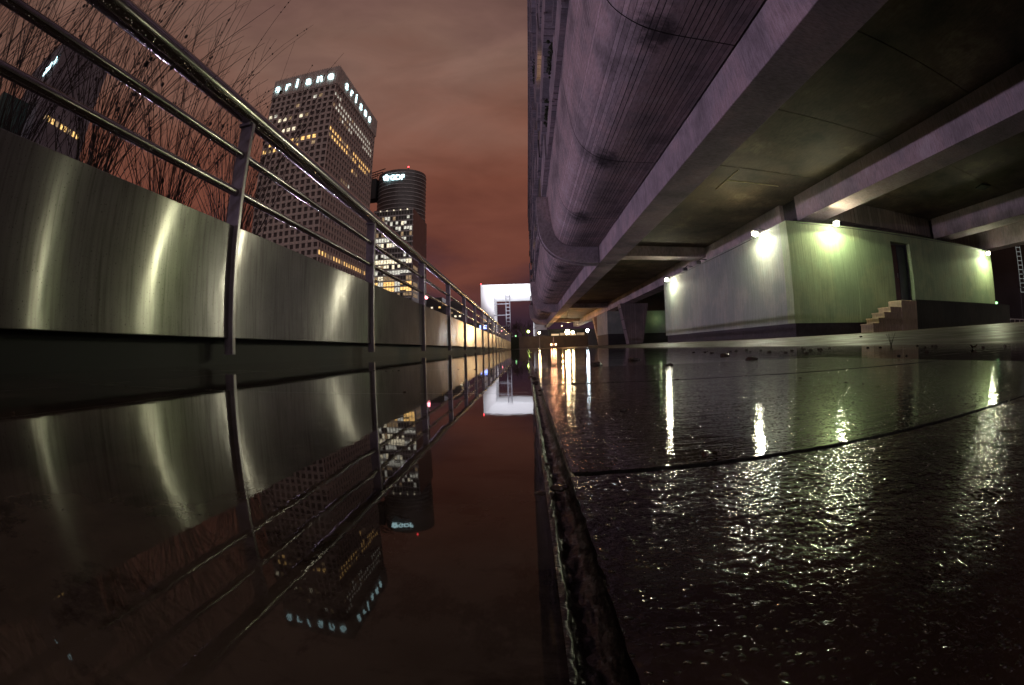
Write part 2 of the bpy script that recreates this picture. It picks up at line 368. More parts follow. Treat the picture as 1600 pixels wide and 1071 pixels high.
def plaza_mat():
    m, t, b = mat('damp_paving')
    vec = N(t, 'ShaderNodeTexCoord').outputs['Object']
    n1 = noise_node(t, 1.2, 6, .6, vec); r1 = ramp(t, [(.3, (.026,.019,.012)), (.5, (.055,.040,.026)), (.7, (.085,.061,.038))]); t.links.new(n1.outputs[0], r1.inputs[0])
    br = N(t, 'ShaderNodeTexBrick'); br.inputs['Scale'].default_value = 1; br.inputs['Brick Width'].default_value = .5; br.inputs['Row Height'].default_value = .37
    br.inputs['Mortar Size'].default_value = .008; br.inputs['Color1'].default_value = (1,1,1,1); br.inputs['Color2'].default_value = (.78,.78,.78,1); br.inputs['Mortar'].default_value = (.15,.15,.15,1)
    t.links.new(vec, br.inputs['Vector'])
    t.links.new(mixc(t, 1, r1.outputs[0], br.outputs[0], 'MULTIPLY'), b.inputs['Base Color'])
    n2 = noise_node(t, 2.0, 4, .6, vec); mr_ = N(t, 'ShaderNodeMapRange'); t.links.new(n2.outputs[0], mr_.inputs[0]); mr_.inputs[1].default_value = .35; mr_.inputs[2].default_value = .7; mr_.inputs[3].default_value = .38; mr_.inputs[4].default_value = .75
    t.links.new(mr_.outputs[0], b.inputs['Roughness'])
    bump(t, b, noise_node(t, 60, 4, .6, vec).outputs[0], .5, .004)
    return m
M['plaza'] = plaza_mat()

def light(name, loc, power, c, r=.05, parent=None, typ='POINT', rot=None, spot=None):
    l = bpy.data.lights.new(name, typ); l.energy = power; l.color = c
    if typ in ('POINT', 'SPOT'): l.shadow_soft_size = r
    if spot: l.spot_size, l.spot_blend = spot
    o = bpy.data.objects.new(name, l); col.objects.link(o); o.location = loc
    if rot: o.rotation_euler = rot
    if parent is not None: o.parent = parent
    return o

# ------------------------------------------------------------------ ground
WZ = -.040
def sstep(a, b, v):
    v = max(0, min(1, (v-a)/(b-a))); return v*v*(3-2*v)
def ground_z(X, Y):
    z = WZ-.005
    if X > 1.3:
        z += .0262*max(0, min(X, 21)-1.75)*sstep(1.3, 3.0, X)
    z += .004*MN.noise(Vector((X*.9, Y*.55, 3.1)))*sstep(1.0, 2.2, X)+.002*MN.noise(Vector((X*4, Y*3, 1)))
    z -= .03*sstep(.6, 1.4, X)*(1-sstep(1.4, 1.9, X))*.0
    return z
def axis(parts):
    out = []
    for a, b, n in parts: out += [a+(b-a)*i/n for i in range(n)]
    out.append(parts[-1][1]); return out
xs = axis([(-1.3, .0, 6), (.0, 1.0, 8), (1.0, 4, 40), (4, 22, 40), (22, 70, 14)])
ys = axis([(-12, -1, 6), (-1, 6, 60), (6, 30, 50), (30, 130, 30)])
g = MB(); W_ = len(xs)
g.v = [(X, Y, ground_z(X, Y)) for Y in ys for X in xs]
for j in range(len(ys)-1):
    for i in range(W_-1):
        if xs[i+1] <= .0001 and False: continue
        g.f.append((j*W_+i, j*W_+i+1, (j+1)*W_+i+1, (j+1)*W_+i)); g.mi.append(0); g.uv.append([(0,0)]*4)
structure(g.build('plaza', M['plaza'], smooth=True))
g = MB(); g.face([(-3000,-600,-6),(3000,-600,-6),(3000,4000,-6),(-3000,4000,-6)])
structure(g.build('ground', M['asphalt']))

def sheet(name, rects, m, z=WZ, amp=0, step=None, sc_=1, seed=0):
    mb = MB()
    for (x0, y0, x1, y1) in rects:
        if not step: mb.face([(x0,y0,z),(x1,y0,z),(x1,y1,z),(x0,y1,z)]); continue
        nx, ny = max(1, int((x1-x0)/step)), max(1, int((y1-y0)/step)); b = len(mb.v)
        for j in range(ny+1):
            for i in range(nx+1):
                X, Y = x0+(x1-x0)*i/nx, y0+(y1-y0)*j/ny
                e = min(X-x0, x1-X, Y-y0, y1-Y); ed = 0
                mb.v.append((X+(.0006*MN.noise(Vector((Y*180, seed, 0))) if i in (0, nx) else 0), Y+(.0006*MN.noise(Vector((X*180, seed, 5))) if j in (0, ny) else 0),
                             z+ed+amp*(MN.noise(Vector((X*sc_, Y*sc_, seed)))+.5*MN.noise(Vector((X*sc_*2.3, Y*sc_*2.3, seed))))))
        for j in range(ny):
            for i in range(nx):
                q = b+j*(nx+1)+i; mb.f.append((q, q+1, q+nx+2, q+nx+1)); mb.mi.append(0); mb.uv.append([(0,0)]*4)
        ring = [b+i for i in range(nx+1)]+[b+j*(nx+1)+nx for j in range(1, ny+1)]+[b+ny*(nx+1)+i for i in range(nx-1, -1, -1)]+[b+j*(nx+1) for j in range(ny-1, 0, -1)]
        for k in range(len(ring)):
            p, q = Vector(mb.v[ring[k]]), Vector(mb.v[ring[(k+1) % len(ring)]])
            mb.face([p, p-Vector((0,0,.006)), q-Vector((0,0,.006)), q], mi=1)
    return structure(mb.build(name, [m, M['grit']] if step else m, smooth=True))
# still water left of the main joint, rippled water further right
sheet('puddle_water', [(-1.30, -1.5, .0055, 36)], M['puddle'])
sheet('shallow_water', [(.0125, .90, 2.6, 38), (.705, -1.2, 2.6, .90)], M['puddle2'], z=WZ-.0003)
# wet paving slabs
sheet('paving_near', [(.0125, -.20, .2885, .1335)], M['tile_near'], z=WZ+.0008, amp=.00025, step=.0016, sc_=60, seed=2)
sheet('paving_beside', [(.2915, -.20, .70, .1335)], M['tile_near'], z=WZ+.0008, amp=.0003, step=.004, sc_=60, seed=5)
sheet('paving_middle', [(.0135, .1385, .2885, .4830)], M['tile_mid'], z=WZ+.0008, amp=.00006, step=.0025, sc_=40, seed=8)
sheet('paving_right', [(.2915, .1385, .70, .4830)], M['tile_mid'], z=WZ+.0004, amp=.00004, step=.004, sc_=40, seed=9)
sheet('paving_far', [(.0150, .4940, .2885, .895), (.2915, .4940, .70, .895)], M['tile_mid'], z=WZ+.0004, amp=.00006, step=.008, sc_=40, seed=12)
# the gritty open joint
mb = MB(); nx = 26; yy = []
yv = .02
while yv < 1.5: yy.append(yv); yv += .0011+yv*.0035
for Y in yy:
    for i in range(nx+1):
        X = .0045+.0095*i/nx
        t_ = i/nx
        z = WZ-.0035*math.sin(math.pi*min(1, max(0, (t_-.12)/.76)))**.6 if .12 < t_ < .88 else WZ+.0003
        grit = .0015*(MN.noise(Vector((X*420, Y*300, 0)))+.5*MN.noise(Vector((X*1100, Y*700, 4))))
        k = 1.0 if .10 < t_ < .5 else .45
        z += grit*k*(1 if .04 < t_ < .96 else .1)
        if Y > .25: z += .0018*sstep(.25, .5, Y)*(.4+MN.noise(Vector((X*200, Y*60, 9))))*math.sin(math.pi*t_)
        mb.v.append((X, Y, min(z, WZ+.003)))
for j in range(len(yy)-1):
    for i in range(nx):
        q = j*(nx+1)+i; mb.f.append((q, q+1, q+nx+2, q+nx+1)); mb.mi.append(0); mb.uv.append([(0,0)]*4)
structure(mb.build('paving_joint', M['grit'], smooth=True))
mb = MB()    # mortar below all slabs
mb.face([(.002,-.3,WZ-.0038),(.75,-.3,WZ-.0038),(.75,.91,WZ-.0038),(.002,.91,WZ-.0038)])
structure(mb.build('paving_bed', M['grit']))
# thin joints ghosting through the still water on the left
mb = MB()
for (x0, y0, x1, y1, wdt) in ((-1.0, .425, .0, .412, .0011), (-1.0, .94, .0, .93, .0016), (-.34, -.1, -.34, 1.8, .0008), (-.62,.2,-.62,2.2,.0010)):
    n = 60; pts = []
    for i in range(n+1):
        tt = i/n; wob = .0012*MN.noise(Vector((tt*30, x0*9, y0)))
        pts.append((x0+(x1-x0)*tt+(wob if x0 == x1 else 0), y0+(y1-y0)*tt+(0 if x0 == x1 else wob)))
    for i in range(n):
        a, b_ = pts[i], pts[i+1]
        if MN.noise(Vector((i*.37, x0, y0*5))) < -.25: continue
        dx, dy = (wdt/2, 0) if x0 == x1 else (0, wdt/2)
        mb.face([(a[0]-dx, a[1]-dy, WZ+.0004), (a[0]+dx, a[1]-dy if dy == 0 else a[1]-dy, WZ+.0004), (b_[0]+dx, b_[1]+dy, WZ+.0004), (b_[0]-dx, b_[1]+dy, WZ+.0004)] if x0 == x1 else
                [(a[0], a[1]-dy, WZ+.0004), (b_[0], b_[1]-dy, WZ+.0004), (b_[0], b_[1]+dy, WZ+.0004), (a[0], a[1]+dy, WZ+.0004)])
structure(mb.build('paving_seams', M['grit']))

# ------------------------------------------------------------------ planter wall with steel panels
PX = -1.2
posts_y = [1.54+1.836*k for k in range(-2, 19)]
pw = empty('planter_wall', 'long low planter wall faced with brushed steel panels beside the puddle', 'wall')
mb = MB(); mb.box(-1.50, -3, -.05, -1.27, 36, .12, 0)
mb.build('plinth', M['black'], pw)
mb = MB(); mb.box(-3.6, -3, .12, -1.27, 36, .30, 0); mb.build('soil_bed', M['soil'], pw)
mb = MB(); mb.box(-3.75, -3, -6, -3.6, 36, .45, 0); mb.build('back_wall', M['plinth'], pw)
for k in range(len(posts_y)-1):
    a, b_ = posts_y[k]+.008, posts_y[k+1]-.008
    mb = MB(); mb.box(PX-.03, a, .068, PX, b_, .540, bevel=.003)
    mb.build('steel_panel', M['panel'], pw)
hr = empty('handrail', 'wet stainless steel handrail with two lower rails above the steel panels', 'railing')
def rail_tube(z, r, name, y0=-3, y1=35.6):
    mb = MB(); mb.tube([(PX-.012, y0+(y1-y0)*i/40, z+.0008*math.sin(i*1.7)) for i in range(41)], r, 20)
    mb.build(name, M['rail'], hr, smooth=True)
rail_tube(1.074, .045, 'top_rail'); rail_tube(.868, .0185, 'lower_rail'); rail_tube(.690, .0185, 'lower_rail')
for y in posts_y:
    mb = MB(); mb.box(PX-.046, y-.007, .30, PX+.018, y+.007, 1.035); mb.box(PX-.024, y-.0068, .0, PX+.018, y+.0068, .2995)
    mb.box(PX-.05, y-.025, 1.018, PX+.012, y+.025, 1.034)
    po = mb.build('post', [M['paintpost']], hr)
    mb = MB(); mb.box(PX+.0185, y-.010, .0, PX+.026, y+.010, 1.028, bevel=.002)
    mb.build('front_strip', M['steelpost'], po)

# bare shrubs in the planter
def shrub(cx, cy, n, hgt, spread, lean, label, seed):
    rnd = random.Random(seed)
    mb = MB(); bud = MB()
    for i in range(n):
        a = rnd.uniform(0, 2*math.pi); s = spread*rnd.random()**.6; H = hgt*rnd.uniform(.45, 1.0)
        bx, by = rnd.gauss(0, .035), rnd.gauss(0, .05); pts = []; curve = rnd.uniform(1.1, 2.2)
        kx, ky = rnd.uniform(-.03,.03), rnd.uniform(-.03,.03)
        for k in range(9):
            t_ = k/8
            pts.append((bx+math.cos(a)*s*t_**curve+kx*math.sin(t_*6), by+math.sin(a)*s*t_**curve+lean*t_**1.6*H+ky*math.sin(t_*5), H*t_))
        r0 = rnd.uniform(.0018, .0044)
        mb.tube(pts, [r0*(1-.72*k/8) for k in range(9)], 4, cap=False)
        for q in range(rnd.randint(1, 4)):      # side twigs
            k = rnd.randint(2, 7); p = Vector(pts[k]); d = Vector((rnd.uniform(-.5,.5), rnd.uniform(-.5,.7), rnd.uniform(.5,1.2))).normalized()
            L = rnd.uniform(.1, .34)
            mb.tube([p, p+d*L*.5+Vector((0,0,.01)), p+d*L+Vector((0,.02,.02))], [.0013,.0010,.0006], 3, cap=False)
        if rnd.random() < .45:
            for q in range(rnd.randint(5, 14)):
                t_ = rnd.uniform(.55, 1); k = min(7, int(t_*8)); p = Vector(pts[k]).lerp(Vector(pts[k+1]), t_*8-k)
                bud.sphere(p, rnd.uniform(.003, .0055), 5, sq=1.5)
            if rnd.random() < .25: bud.sphere(pts[rnd.randint(5, 8)], rnd.uniform(.008, .013), 5, sq=1.2)
    root = empty('bare_shrub', label, 'shrub', (cx, cy, .30), group='leafless shrubs in the planter')
    mb.build('stems', M['twig'], root); bud.build('buds', M['twig'], root)['kind'] = 'stuff'
    return root
for i, (cx, cy, n, h, s, ln, lb) in enumerate([
    (-1.85, .10, 60, 1.7, .75, .04, 'leafless shrub with upright stems at the left edge of the photo'),
    (-1.75, .52, 70, 1.75, .65, .05, 'leafless shrub in front of the far left tower with the slanted sign'),
    (-1.62, .95, 85, 1.8, .7, .06, 'leafless shrub fanning out above the leftmost bright streak on the panels'),
    (-1.70, 1.55, 80, 1.75, .75, .05, 'leafless shrub fanning out above the second bright streak on the panels'),
    (-1.78, 2.25, 70, 1.85, .65, .05, 'leafless shrub right behind the first handrail post'),
    (-2.2, 2.9, 26, 2.0, .4, .06, 'sparse leafless shrub rising just right of the first handrail post'),
    (-1.9, 4.6, 30, .55, .5, .05, 'small dark shrub peeping over the panel below the lettered tower'),
    (-2.0, 6.2, 30, .55, .5, .05, 'small dark shrub over the panel between second and third posts')]):
    shrub(cx, cy, n, h, s, ln, lb, 40+i)

# ------------------------------------------------------------------ towers
def text_mesh(txt, size, depth, m, parent, loc, rot, name='sign_letters', spacing=1.0, bold=0):
    cu = bpy.data.curves.new('tmp', 'FONT'); cu.body = txt; cu.size = size; cu.extrude = depth; cu.space_character = spacing; cu.offset = bold
    o = bpy.data.objects.new('tmp', cu); col.objects.link(o); dg = bpy.context.evaluated_depsgraph_get()
    me = bpy.data.meshes.new_from_object(o.evaluated_get(dg)); bpy.data.objects.remove(o)
    me.materials.clear(); me.materials.append(m)
    n = bpy.data.objects.new(name, me); col.objects.link(n); n.parent = parent; n.location = loc; n.rotation_euler = rot
    return n
def grid_facade(solid, glass, lit, origin, ux, nrm, ncol, nrow, pw_, ph_, ww, wh, depth, litset):
    """wall with recessed square windows; solid/glass MBs, lit: dict material->MB; litset {(c,r):key}"""
    o = Vector(origin); ux = Vector(ux); uz = Vector((0,0,1)); n = Vector(nrm)
    for r in range(nrow):
        for c in range(ncol):
            a = o+ux*(c*pw_)+uz*(r*ph_); x0, x1 = (pw_-ww)/2, (pw_+ww)/2; z0, z1 = (ph_-wh)/2, (ph_+wh)/2
            P = lambda X, Z, D=0: a+ux*X+uz*Z-n*D
            for q in (((0,0),(pw_,0),(x1,z0),(x0,z0)), ((pw_,0),(pw_,ph_),(x1,z1),(x1,z0)), ((pw_,ph_),(0,ph_),(x0,z1),(x1,z1)), ((0,ph_),(0,0),(x0,z0),(x0,z1))):
                solid.face([P(*k) for k in q])
            for q in (((x0,z0),(x1,z0)), ((x1,z0),(x1,z1)), ((x1,z1),(x0,z1)), ((x0,z1),(x0,z0))):
                solid.face([P(*q[0]), P(*q[1]), P(*q[1], depth), P(*q[0], depth)])
            f_ = [P(x0,z0,depth), P(x1,z0,depth), P(x1,z1,depth), P(x0,z1,depth)]
            key = litset.get((c, r))
            if key: lit.append((key, f_))
            else: glass.face(f_)
# tall tower with the lettering
T = empty('lettered_tower', 'tall square-windowed office tower with glowing ariane letters on two faces', 'tower', (-93, 186, -6))
TH = 156; NR = 40; PH = 3.6
rnd = random.Random(3)
solid, glass, lit = MB(), MB(), []
LS = {}
def row(dct, r, cols, key):
    for c in cols: dct[(c, r)] = key
# left (front) face: 12 columns, column 0 at the left
F1 = {}
row(F1, 38, [8,9], 'win_cool'); row(F1, 37, [5], 'win_white'); row(F1, 36, [1], 'win_cool'); row(F1, 36, [0], 'win_white')
row(F1, 35, [2,3,6], 'win_white'); row(F1, 35, [4,7], 'win_dim')
row(F1, 33, [0,1,2,3,4,5], 'win_white'); row(F1, 31, [1,2,4,5,7,8,9], 'win_warm'); row(F1, 31, [3,6,], 'win_dim')
row(F1, 30, [0,2,6], 'win_warm'); row(F1, 30, [1,5,9], 'win_dim'); row(F1, 13, [8], 'win_white')
F2 = {}
row(F2, 38, [0,1,2], 'win_cool'); row(F2, 37, list(range(2, 18)), 'win_cool'); row(F2, 36, list(range(0, 19)), 'win_cool'); row(F2, 35, list(range(3, 9))+[14,15,16,17,18], 'win_cool')
row(F2, 32, [0,1,2,3,4,5,6,7,8,10,11,12,13,14,15,16,17,18], 'win_warm'); row(F2, 31, list(range(0, 12))+[13,14,15,16,17], 'win_warm'); row(F2, 29, [10,11,12], 'win_warm')
row(F2, 26, [6,7,8,9], 'win_cool'); row(F2, 14, list(range(0, 19)), 'win_warm')
grid_facade(solid, glass, lit, (-133+93, 0, 0), (1,0,0), (0,-1,0), 12, NR, 40/12, PH, 2.15, 2.3, .5, F1)
grid_facade(solid, glass, lit, (0, 0, 0), (0,1,0), (1,0,0), 20, NR, 69/20, PH, 2.15, 2.3, .5, F2)
solid.box(-40, 0.6, 0, -.6, 69, NR*PH-.5)           # the core behind the two faces
solid.box(-40.3, -.3, NR*PH, .3, 69.3, TH)
for c in range(30): solid.box(-40+c*1.36, -.7, NR*PH, -40+c*1.36+.35, -.3, TH+.3)
for c in range(52): solid.box(.3, c*1.35, NR*PH, .7, c*1.35+.35, TH+.3)
solid.build('facade', M['tower'], T); gl = glass.build('dark_windows', M['towerglass'], T); gl['kind'] = 'stuff'
for key, f_ in lit:
    k2 = key if rnd.random() < .85 else 'win_dim'
    mb = MB(); mb.face(f_); mb.build('lit_window', M[k2], T)
for i, ch in enumerate('ariane'):
    text_mesh(ch, 8.0 if ch != 'i' else 8.6, .3, M['sign'], T, (-38.2+i*6.55, -1.2, 147.2), (R(90), 0, 0), 'sign_letter', bold=.06)
    text_mesh(ch, 7.8 if ch != 'i' else 8.6, .3, M['sign'], T, (1.2, 10+i*8.2, 147.2), (R(90), 0, R(90)), 'sign_letter', bold=.06)
# round tower
G = empty('round_tower', 'dark round office tower with white logo sign and red beacon', 'tower', (-106, 372, -6))
def ellipse(rx, ry, n=48): return [(rx*math.cos(2*math.pi*i/n), ry*math.sin(2*math.pi*i/n)) for i in range(n)]
mb = MB(); mb.prism(ellipse(21.5, 20), 0, 161); mb.build('wall', M['darkclad'], G)
mb = MB()
for k in range(44): mb.prism(ellipse(21.9, 20.4), 3+k*3.6, 3.45+k*3.6)
mb.build('floor_bands', M['band'], G)
lg = MB(); lg.tube([(8, -10, 161), (8, -10, 166)], .3, 6); lg.build('mast', M['black'], G)
lg = MB(); lg.sphere((8, -10, 166.5), .7, 8); lg.build('beacon', M['red'], G)
lg = MB()
for i in range(5):
    a = math.pi/2+i*2*math.pi/5; lg.prism([( -5.6+1.9*math.cos(a)+1.25*math.cos(t), 1.9*math.sin(a)+1.25*math.sin(t)) for t in [2*math.pi*j/12 for j in range(12)]], 0, .5)
logo = lg.build('sign_logo', M['sign'], G); logo.rotation_euler = (R(90), 0, R(6)); logo.location = (-2.6, -20.9, 153.2)
text_mesh('GDF', 6.4, .3, M['sign'], G, (-5.0, -21.6, 150.9), (R(90), 0, R(8)), bold=.22)
mb = MB()
for k, (z, x0, x1) in enumerate(((163, -27, -12), (160, -29, -14), (157.5, -28, -18))): mb.tube([(x0, -12, z), (x1, -14, z+2.4)], .45, 6)
for k in range(6): mb.tube([(-26+k*2.2, -13, 150), (-26+k*2.2, -13, 163)], .2, 5)
mb.box(-30, -14, 138, -20, -2, 157); mb.build('roof_plant', M['black'], G)
# glass slab building in front of the round tower
S = empty('glass_office', 'dark glass office block with bright floors in front of the round tower', 'office building', (-105, 298, -6))
mb = MB(); mb.box(0, 0, 0, 29, 45, 106); mb.build('wall', M['darkclad'], S)
mb = MB()
for k in range(27): mb.box(-.4, -.4, 3.9*k+3.0, 29.4, 0, 3.9*k+3.9)
for k in range(15): mb.box(k*2.05-.1, -.6, 0, k*2.05+.1, -.4, 106)
mb.build('mullions', M['band'], S)
floors = {25:('win_cool',.15),24:('win_cool',.5),23:('win_cool',.55),22:('win_dim',.25),21:('win_cool',.6),20:('win_white',.5),18:('win_cool',.35),17:('win_white',.95),16:('win_white',.45),15:('win_cool',.65),14:('win_dim',.6),13:('win_warm',.85),12:('win_warm',.95),11:('win_dim',.4),10:('win_warm',.35),7:('win_cool',.6),6:('win_white',.45),5:('win_cool',.6),4:('win_white',.5),3:('win_cool',.4)}
cnt = 0
for fl, (key, pr) in floors.items():
    wide = 2 if pr >= .6 else 1
    for k in range(0, 14, wide):
        if cnt < 98 and rnd.random() < pr+.08:
            kk = key if rnd.random() < .8 else rnd.choice(['win_dim', 'win_cool', 'win_teal' if fl == 23 else 'win_white'])
            z0 = 3.9*fl+rnd.choice((0, .0, .9)); mb = MB()
            for q in range(wide):
                xa = (k+q)*2.05; mb.face([(xa+.15,-.15,z0),(xa+1.95,-.15,z0),(xa+1.95,-.15,3.9*fl+2.9),(xa+.15,-.15,3.9*fl+2.9)])
            mb.build('lit_window', M[kk], S); cnt += 1
for fl, key in ((12, 'win_dim'), (13, 'win_dim'), (16, 'win_dim'), (11, 'win_dim')):
    mb = MB()
    for q in range(3): ya = 3+q*4.2; mb.face([(29.15, ya, 3.9*fl), (29.15, ya+3, 3.9*fl), (29.15, ya+3, 3.9*fl+2.6), (29.15, ya, 3.9*fl+2.6)])
    mb.build('lit_window', M[key], S)
for k in range(5):
    mb = MB(); mb.sphere((5+k*5, -.9, 105), .5, 8); mb.build('roof_lamp', M['bulbgreen' if False else 'win_white'], S)
# tower far left behind the shrubs
L_ = empty('slate_tower', 'dark slate tower with a slanting lit sign behind the shrubs on the far left', 'tower', (-165, 57.5, -6))
mb = MB(); mb.prism([(0,0),(-5,33),(-40,33),(-36,0)], 0, 126); mb.build('wall', plain('slate_wall', (.20,.20,.24), .5, vs=.1), L_)
mb = MB()
for k in range(22):
    z = 8+k*5.2; mb.box(-36, -.15, z, 0, 0, z+.3)
mb.build('floor_lines', M['black'], L_)
mb = MB()
for k in range(9): mb.box(-12.6+k*1.35, -.6, 112.2+.15*k, -12.6+k*1.35+.95, -.2, 115+.25*k+(1.2 if k in (0, 3, 6) else 0), bevel=.15)
mb.build('sign_letters', M['sign'], L_)
for k in range(9):
    y = 4+k*2.9; mb = MB(); a = -5*y/33+.12; mb.face([(a, y, 90),(a-.2, y+1.7, 90),(a-.2, y+1.7, 92.2),(a, y, 92.2)])
    mb.build('lit_window', M['win_warm' if k % 3 else 'win_dim'], L_)
O_ = empty('teal_office', 'dark teal office block at the left edge with a row of orange windows', 'office building', (-225, 40, -6))
mb = MB(); mb.box(0, 0, 0, 44, 30, 101); mb.box(10, 3, 101, 30, 20, 104); mb.build('wall', plain('teal_wall', (.03,.075,.07), .4, vs=.1), O_)
for k in range(10):
    mb = MB(); mb.face([(6+k*3.4,-.1,74),(8+k*3.4,-.1,74),(8+k*3.4,-.1,76.4),(6+k*3.4,-.1,76.4)]); mb.build('lit_window', M['win_warm'], O_)
# low city beyond the rail
def low_block(loc, w_, d_, h_, label, name, nw, keys, seed, gable=False):
    r_ = random.Random(seed); B = empty(name, label, 'building', (loc[0], loc[1], -6))
    mb = MB(); mb.box(0, 0, 0, w_, d_, h_)
    if gable: mb.extrude_y([(-1, h_), (w_+1, h_), (w_/2, h_+w_*.28)], -1, d_+1)
    for k in range(int(h_/3.2)): mb.box(-.2, -.25, k*3.2+2.7, w_+.2, 0, k*3.2+3.0)
    mb.build('wall', M['darkclad'], B)
    for k in range(nw):
        a = r_.uniform(1, w_-3); z = int(r_.uniform(2, h_/3.2-1))*3.2+.9
        mb = MB(); mb.face([(a,-.3,z),(a+1.9,-.3,z),(a+1.9,-.3,z+1.6),(a,-.3,z+1.6)]); mb.build('lit_window', M[r_.choice(keys)], B)
    return B
low_block((-112, 420), 34, 30, 56, 'dark low block with scattered lit windows right of the glass office', 'low_block', 22, ['win_warm','win_dim','win_white'], 1)
low_block((-76, 410), 20, 26, 46, 'dark gabled block beyond the handrail near the red light', 'gabled_block', 10, ['win_dim','win_white'], 2, True)
low_block((-60, 400), 30, 26, 30, 'low dark block with bluish windows before the great arch', 'low_block', 22, ['win_cool','win_teal','win_dim'], 3)
low_block((-34, 380), 22, 26, 20, 'lowest dark block behind the far end of the handrail', 'low_block', 12, ['win_cool','win_warm'], 4)
def beacon(loc, key, r, label, h):
    B = empty('beacon_mast', label, 'beacon', (loc[0], loc[1], -6))
    mb = MB(); mb.tube([(0,0,0),(0,0,h)], [.25,.12], 8); mb.box(-.5,-.5,0,.5,.5,.3); mb.build('mast', M['black'], B)
    mb = MB(); mb.sphere((0,0,h+r), r, 10); mb.build('lamp', M[key], B)
beacon((-66.5, 300), 'pink', 1.05, 'pink red beacon on a mast between third and fourth handrail posts', 37.5+3.4)
beacon((-6.6, 120), 'pink', .28, 'small pink lamp on a mast near the far end of the handrail', 10.5)
bl = empty('blue_screen', 'small blue lit screen on two legs beyond the handrail', 'screen', (-17.8, 190, -6))
mb = MB(); mb.box(-1.6, -.1, 14.6, 1.6, .1, 16.2, bevel=.04); mb.build('display', M['blue'], bl)
mb = MB(); mb.box(-1.9, .12, 14.2, 1.9, .4, 16.6); mb.tube([(-1.2,.3,0),(-1.2,.3,14.2)], .1); mb.tube([(1.2,.3,0),(1.2,.3,14.2)], .1); mb.build('frame', M['black'], bl)

# ------------------------------------------------------------------ great arch
A = empty('great_arch', 'huge white floodlit cubic arch closing the avenue', 'arch', (-19.5, 750, -6))
mb = MB()
def ringquad(y0, h0, t0, b0, y1, h1, t1, b1):    # between rectangle half-width h, top t, bottom b
    P = [[(-h0,y0,b0),(-h0,y0,t0),(h0,y0,t0),(h0,y0,b0)], [(-h1,y1,b1),(-h1,y1,t1),(h1,y1,t1),(h1,y1,b1)]]
    for i in range(3): mb.face([P[0][i], P[0][i+1], P[1][i+1], P[1][i]])
ringquad(0, 54, 113.5, 0, 14, 33.5, 95, 0)
ringquad(14, 33.5, 95, 0, 96, 33.5, 95, 0)
ringquad(110, 54, 113.5, 0, 96, 33.5, 95, 0)
ringquad(0, 54, 113.5, 0, 110, 54, 113.5, 0)
mb.build('frame', M['white'], A)
mb = MB()
for k in range(28):
    z = 3+k*3.25; mb.box(-33.4, 16, z, -33.0, 94, z+.7); mb.box(33.0, 16, z, 33.4, 94, z+.7)
mb.build('inner_windows', M['band'], A)
mb = MB()
for (ax, ay) in ((-13, 8), (-6.5, 8), (-6.5, 16), (-13, 16)): mb.tube([(ax, ay, 0), (ax, ay, 96)], .55, 6)
for k in range(16):
    z = 4+k*6
    for (p, q) in (((-13,8),(-6.5,8)), ((-6.5,8),(-6.5,16)), ((-13,16),(-6.5,16)), ((-13,8),(-13,16))): mb.tube([(p[0],p[1],z),(q[0],q[1],z)], .32, 5)
for z in (26, 44, 63, 82): mb.tube([(-33.5, 14, z), (-9, 10, z)], .75, 6)
mb.build('lift_tower', plain('lift_steel', (.26,.26,.30), .4, vs=.2), A)
mb = MB(); mb.sphere((-53.5, 0, 115), 1.0, 8); mb.build('beacon', M['red'], A)
light('arch_flood', (-30, 640, 2), 1.7e6, (.93,.92,1), 6, None, 'SPOT', Vector((8, 115, 98)).to_track_quat('-Z', 'Y').to_euler(), (R(46), .6))
light('arch_flood', (-26, 750+50, 0), 2.2e5, (.93,.93,1), 5)

# ------------------------------------------------------------------ apartment building on the right
B = empty('apartment_building', 'long concrete apartment building on beams with rounded soffit overhanging the plaza', 'building')
SH = [(3.48,4.70),(2.95,4.69),(2.42,4.70),(2.12,4.75),(1.90,4.83),(1.70,4.98),(1.54,5.17),(1.43,5.42),(1.36,5.70),(1.31,6.05),(1.27,6.5),(1.22,7.0),(1.20,7.6)]
def smooth_prof(p, n):
    out = []
    for i in range(len(p)-1):
        p0, p1, p2, p3 = [Vector((*p[max(0, min(len(p)-1, j))], 0)) for j in (i-1, i, i+1, i+2)]
        for k in range(n):
            t_ = k/n; q = .5*((2*p1)+(-p0+p2)*t_+(2*p0-5*p1+4*p2-p3)*t_*t_+(-p0+3*p1-3*p2+p3)*t_**3); out.append((q.x, q.y))
    return out+[p[-1]]
SP = smooth_prof(SH, 4)
arc = [0]
for i in range(1, len(SP)): arc.append(arc[-1]+math.hypot(SP[i][0]-SP[i-1][0], SP[i][1]-SP[i-1][1]))
RIBS = [-6.2, 20.8, 48.9, 75]
JG = 5.34
edges_ = [-8+0]
js = [JG*k for k in range(-2, 18)]
for k in range(len(js)-1):
    y0, y1 = js[k]+.014, js[k+1]-.014
    mb = MB()
    cuts = [y0, (y0+y1)/2, y1]
    for c in range(2):
        for i in range(len(SP)-1):
            mb.face([(SP[i][0], cuts[c], SP[i][1]), (SP[i][0], cuts[c+1], SP[i][1]), (SP[i+1][0], cuts[c+1], SP[i+1][1]), (SP[i+1][0], cuts[c], SP[i+1][1])],
                    uv=[(cuts[c], arc[i]), (cuts[c+1], arc[i]), (cuts[c+1], arc[i+1]), (cuts[c], arc[i+1])])
    # returns so that the joint has depth
    for yy_, s_ in ((y0, 1), (y1, -1)):
        for i in range(len(SP)-1):
            a, b_ = SP[i], SP[i+1]; mb.face([(a[0], yy_, a[1]), (b_[0], yy_, b_[1]), (b_[0]+.12, yy_, b_[1]+.12), (a[0]+.12*(i > 0), yy_, a[1]+.12)])
    mb.build('soffit_shell', M['shell'], B, smooth=True)
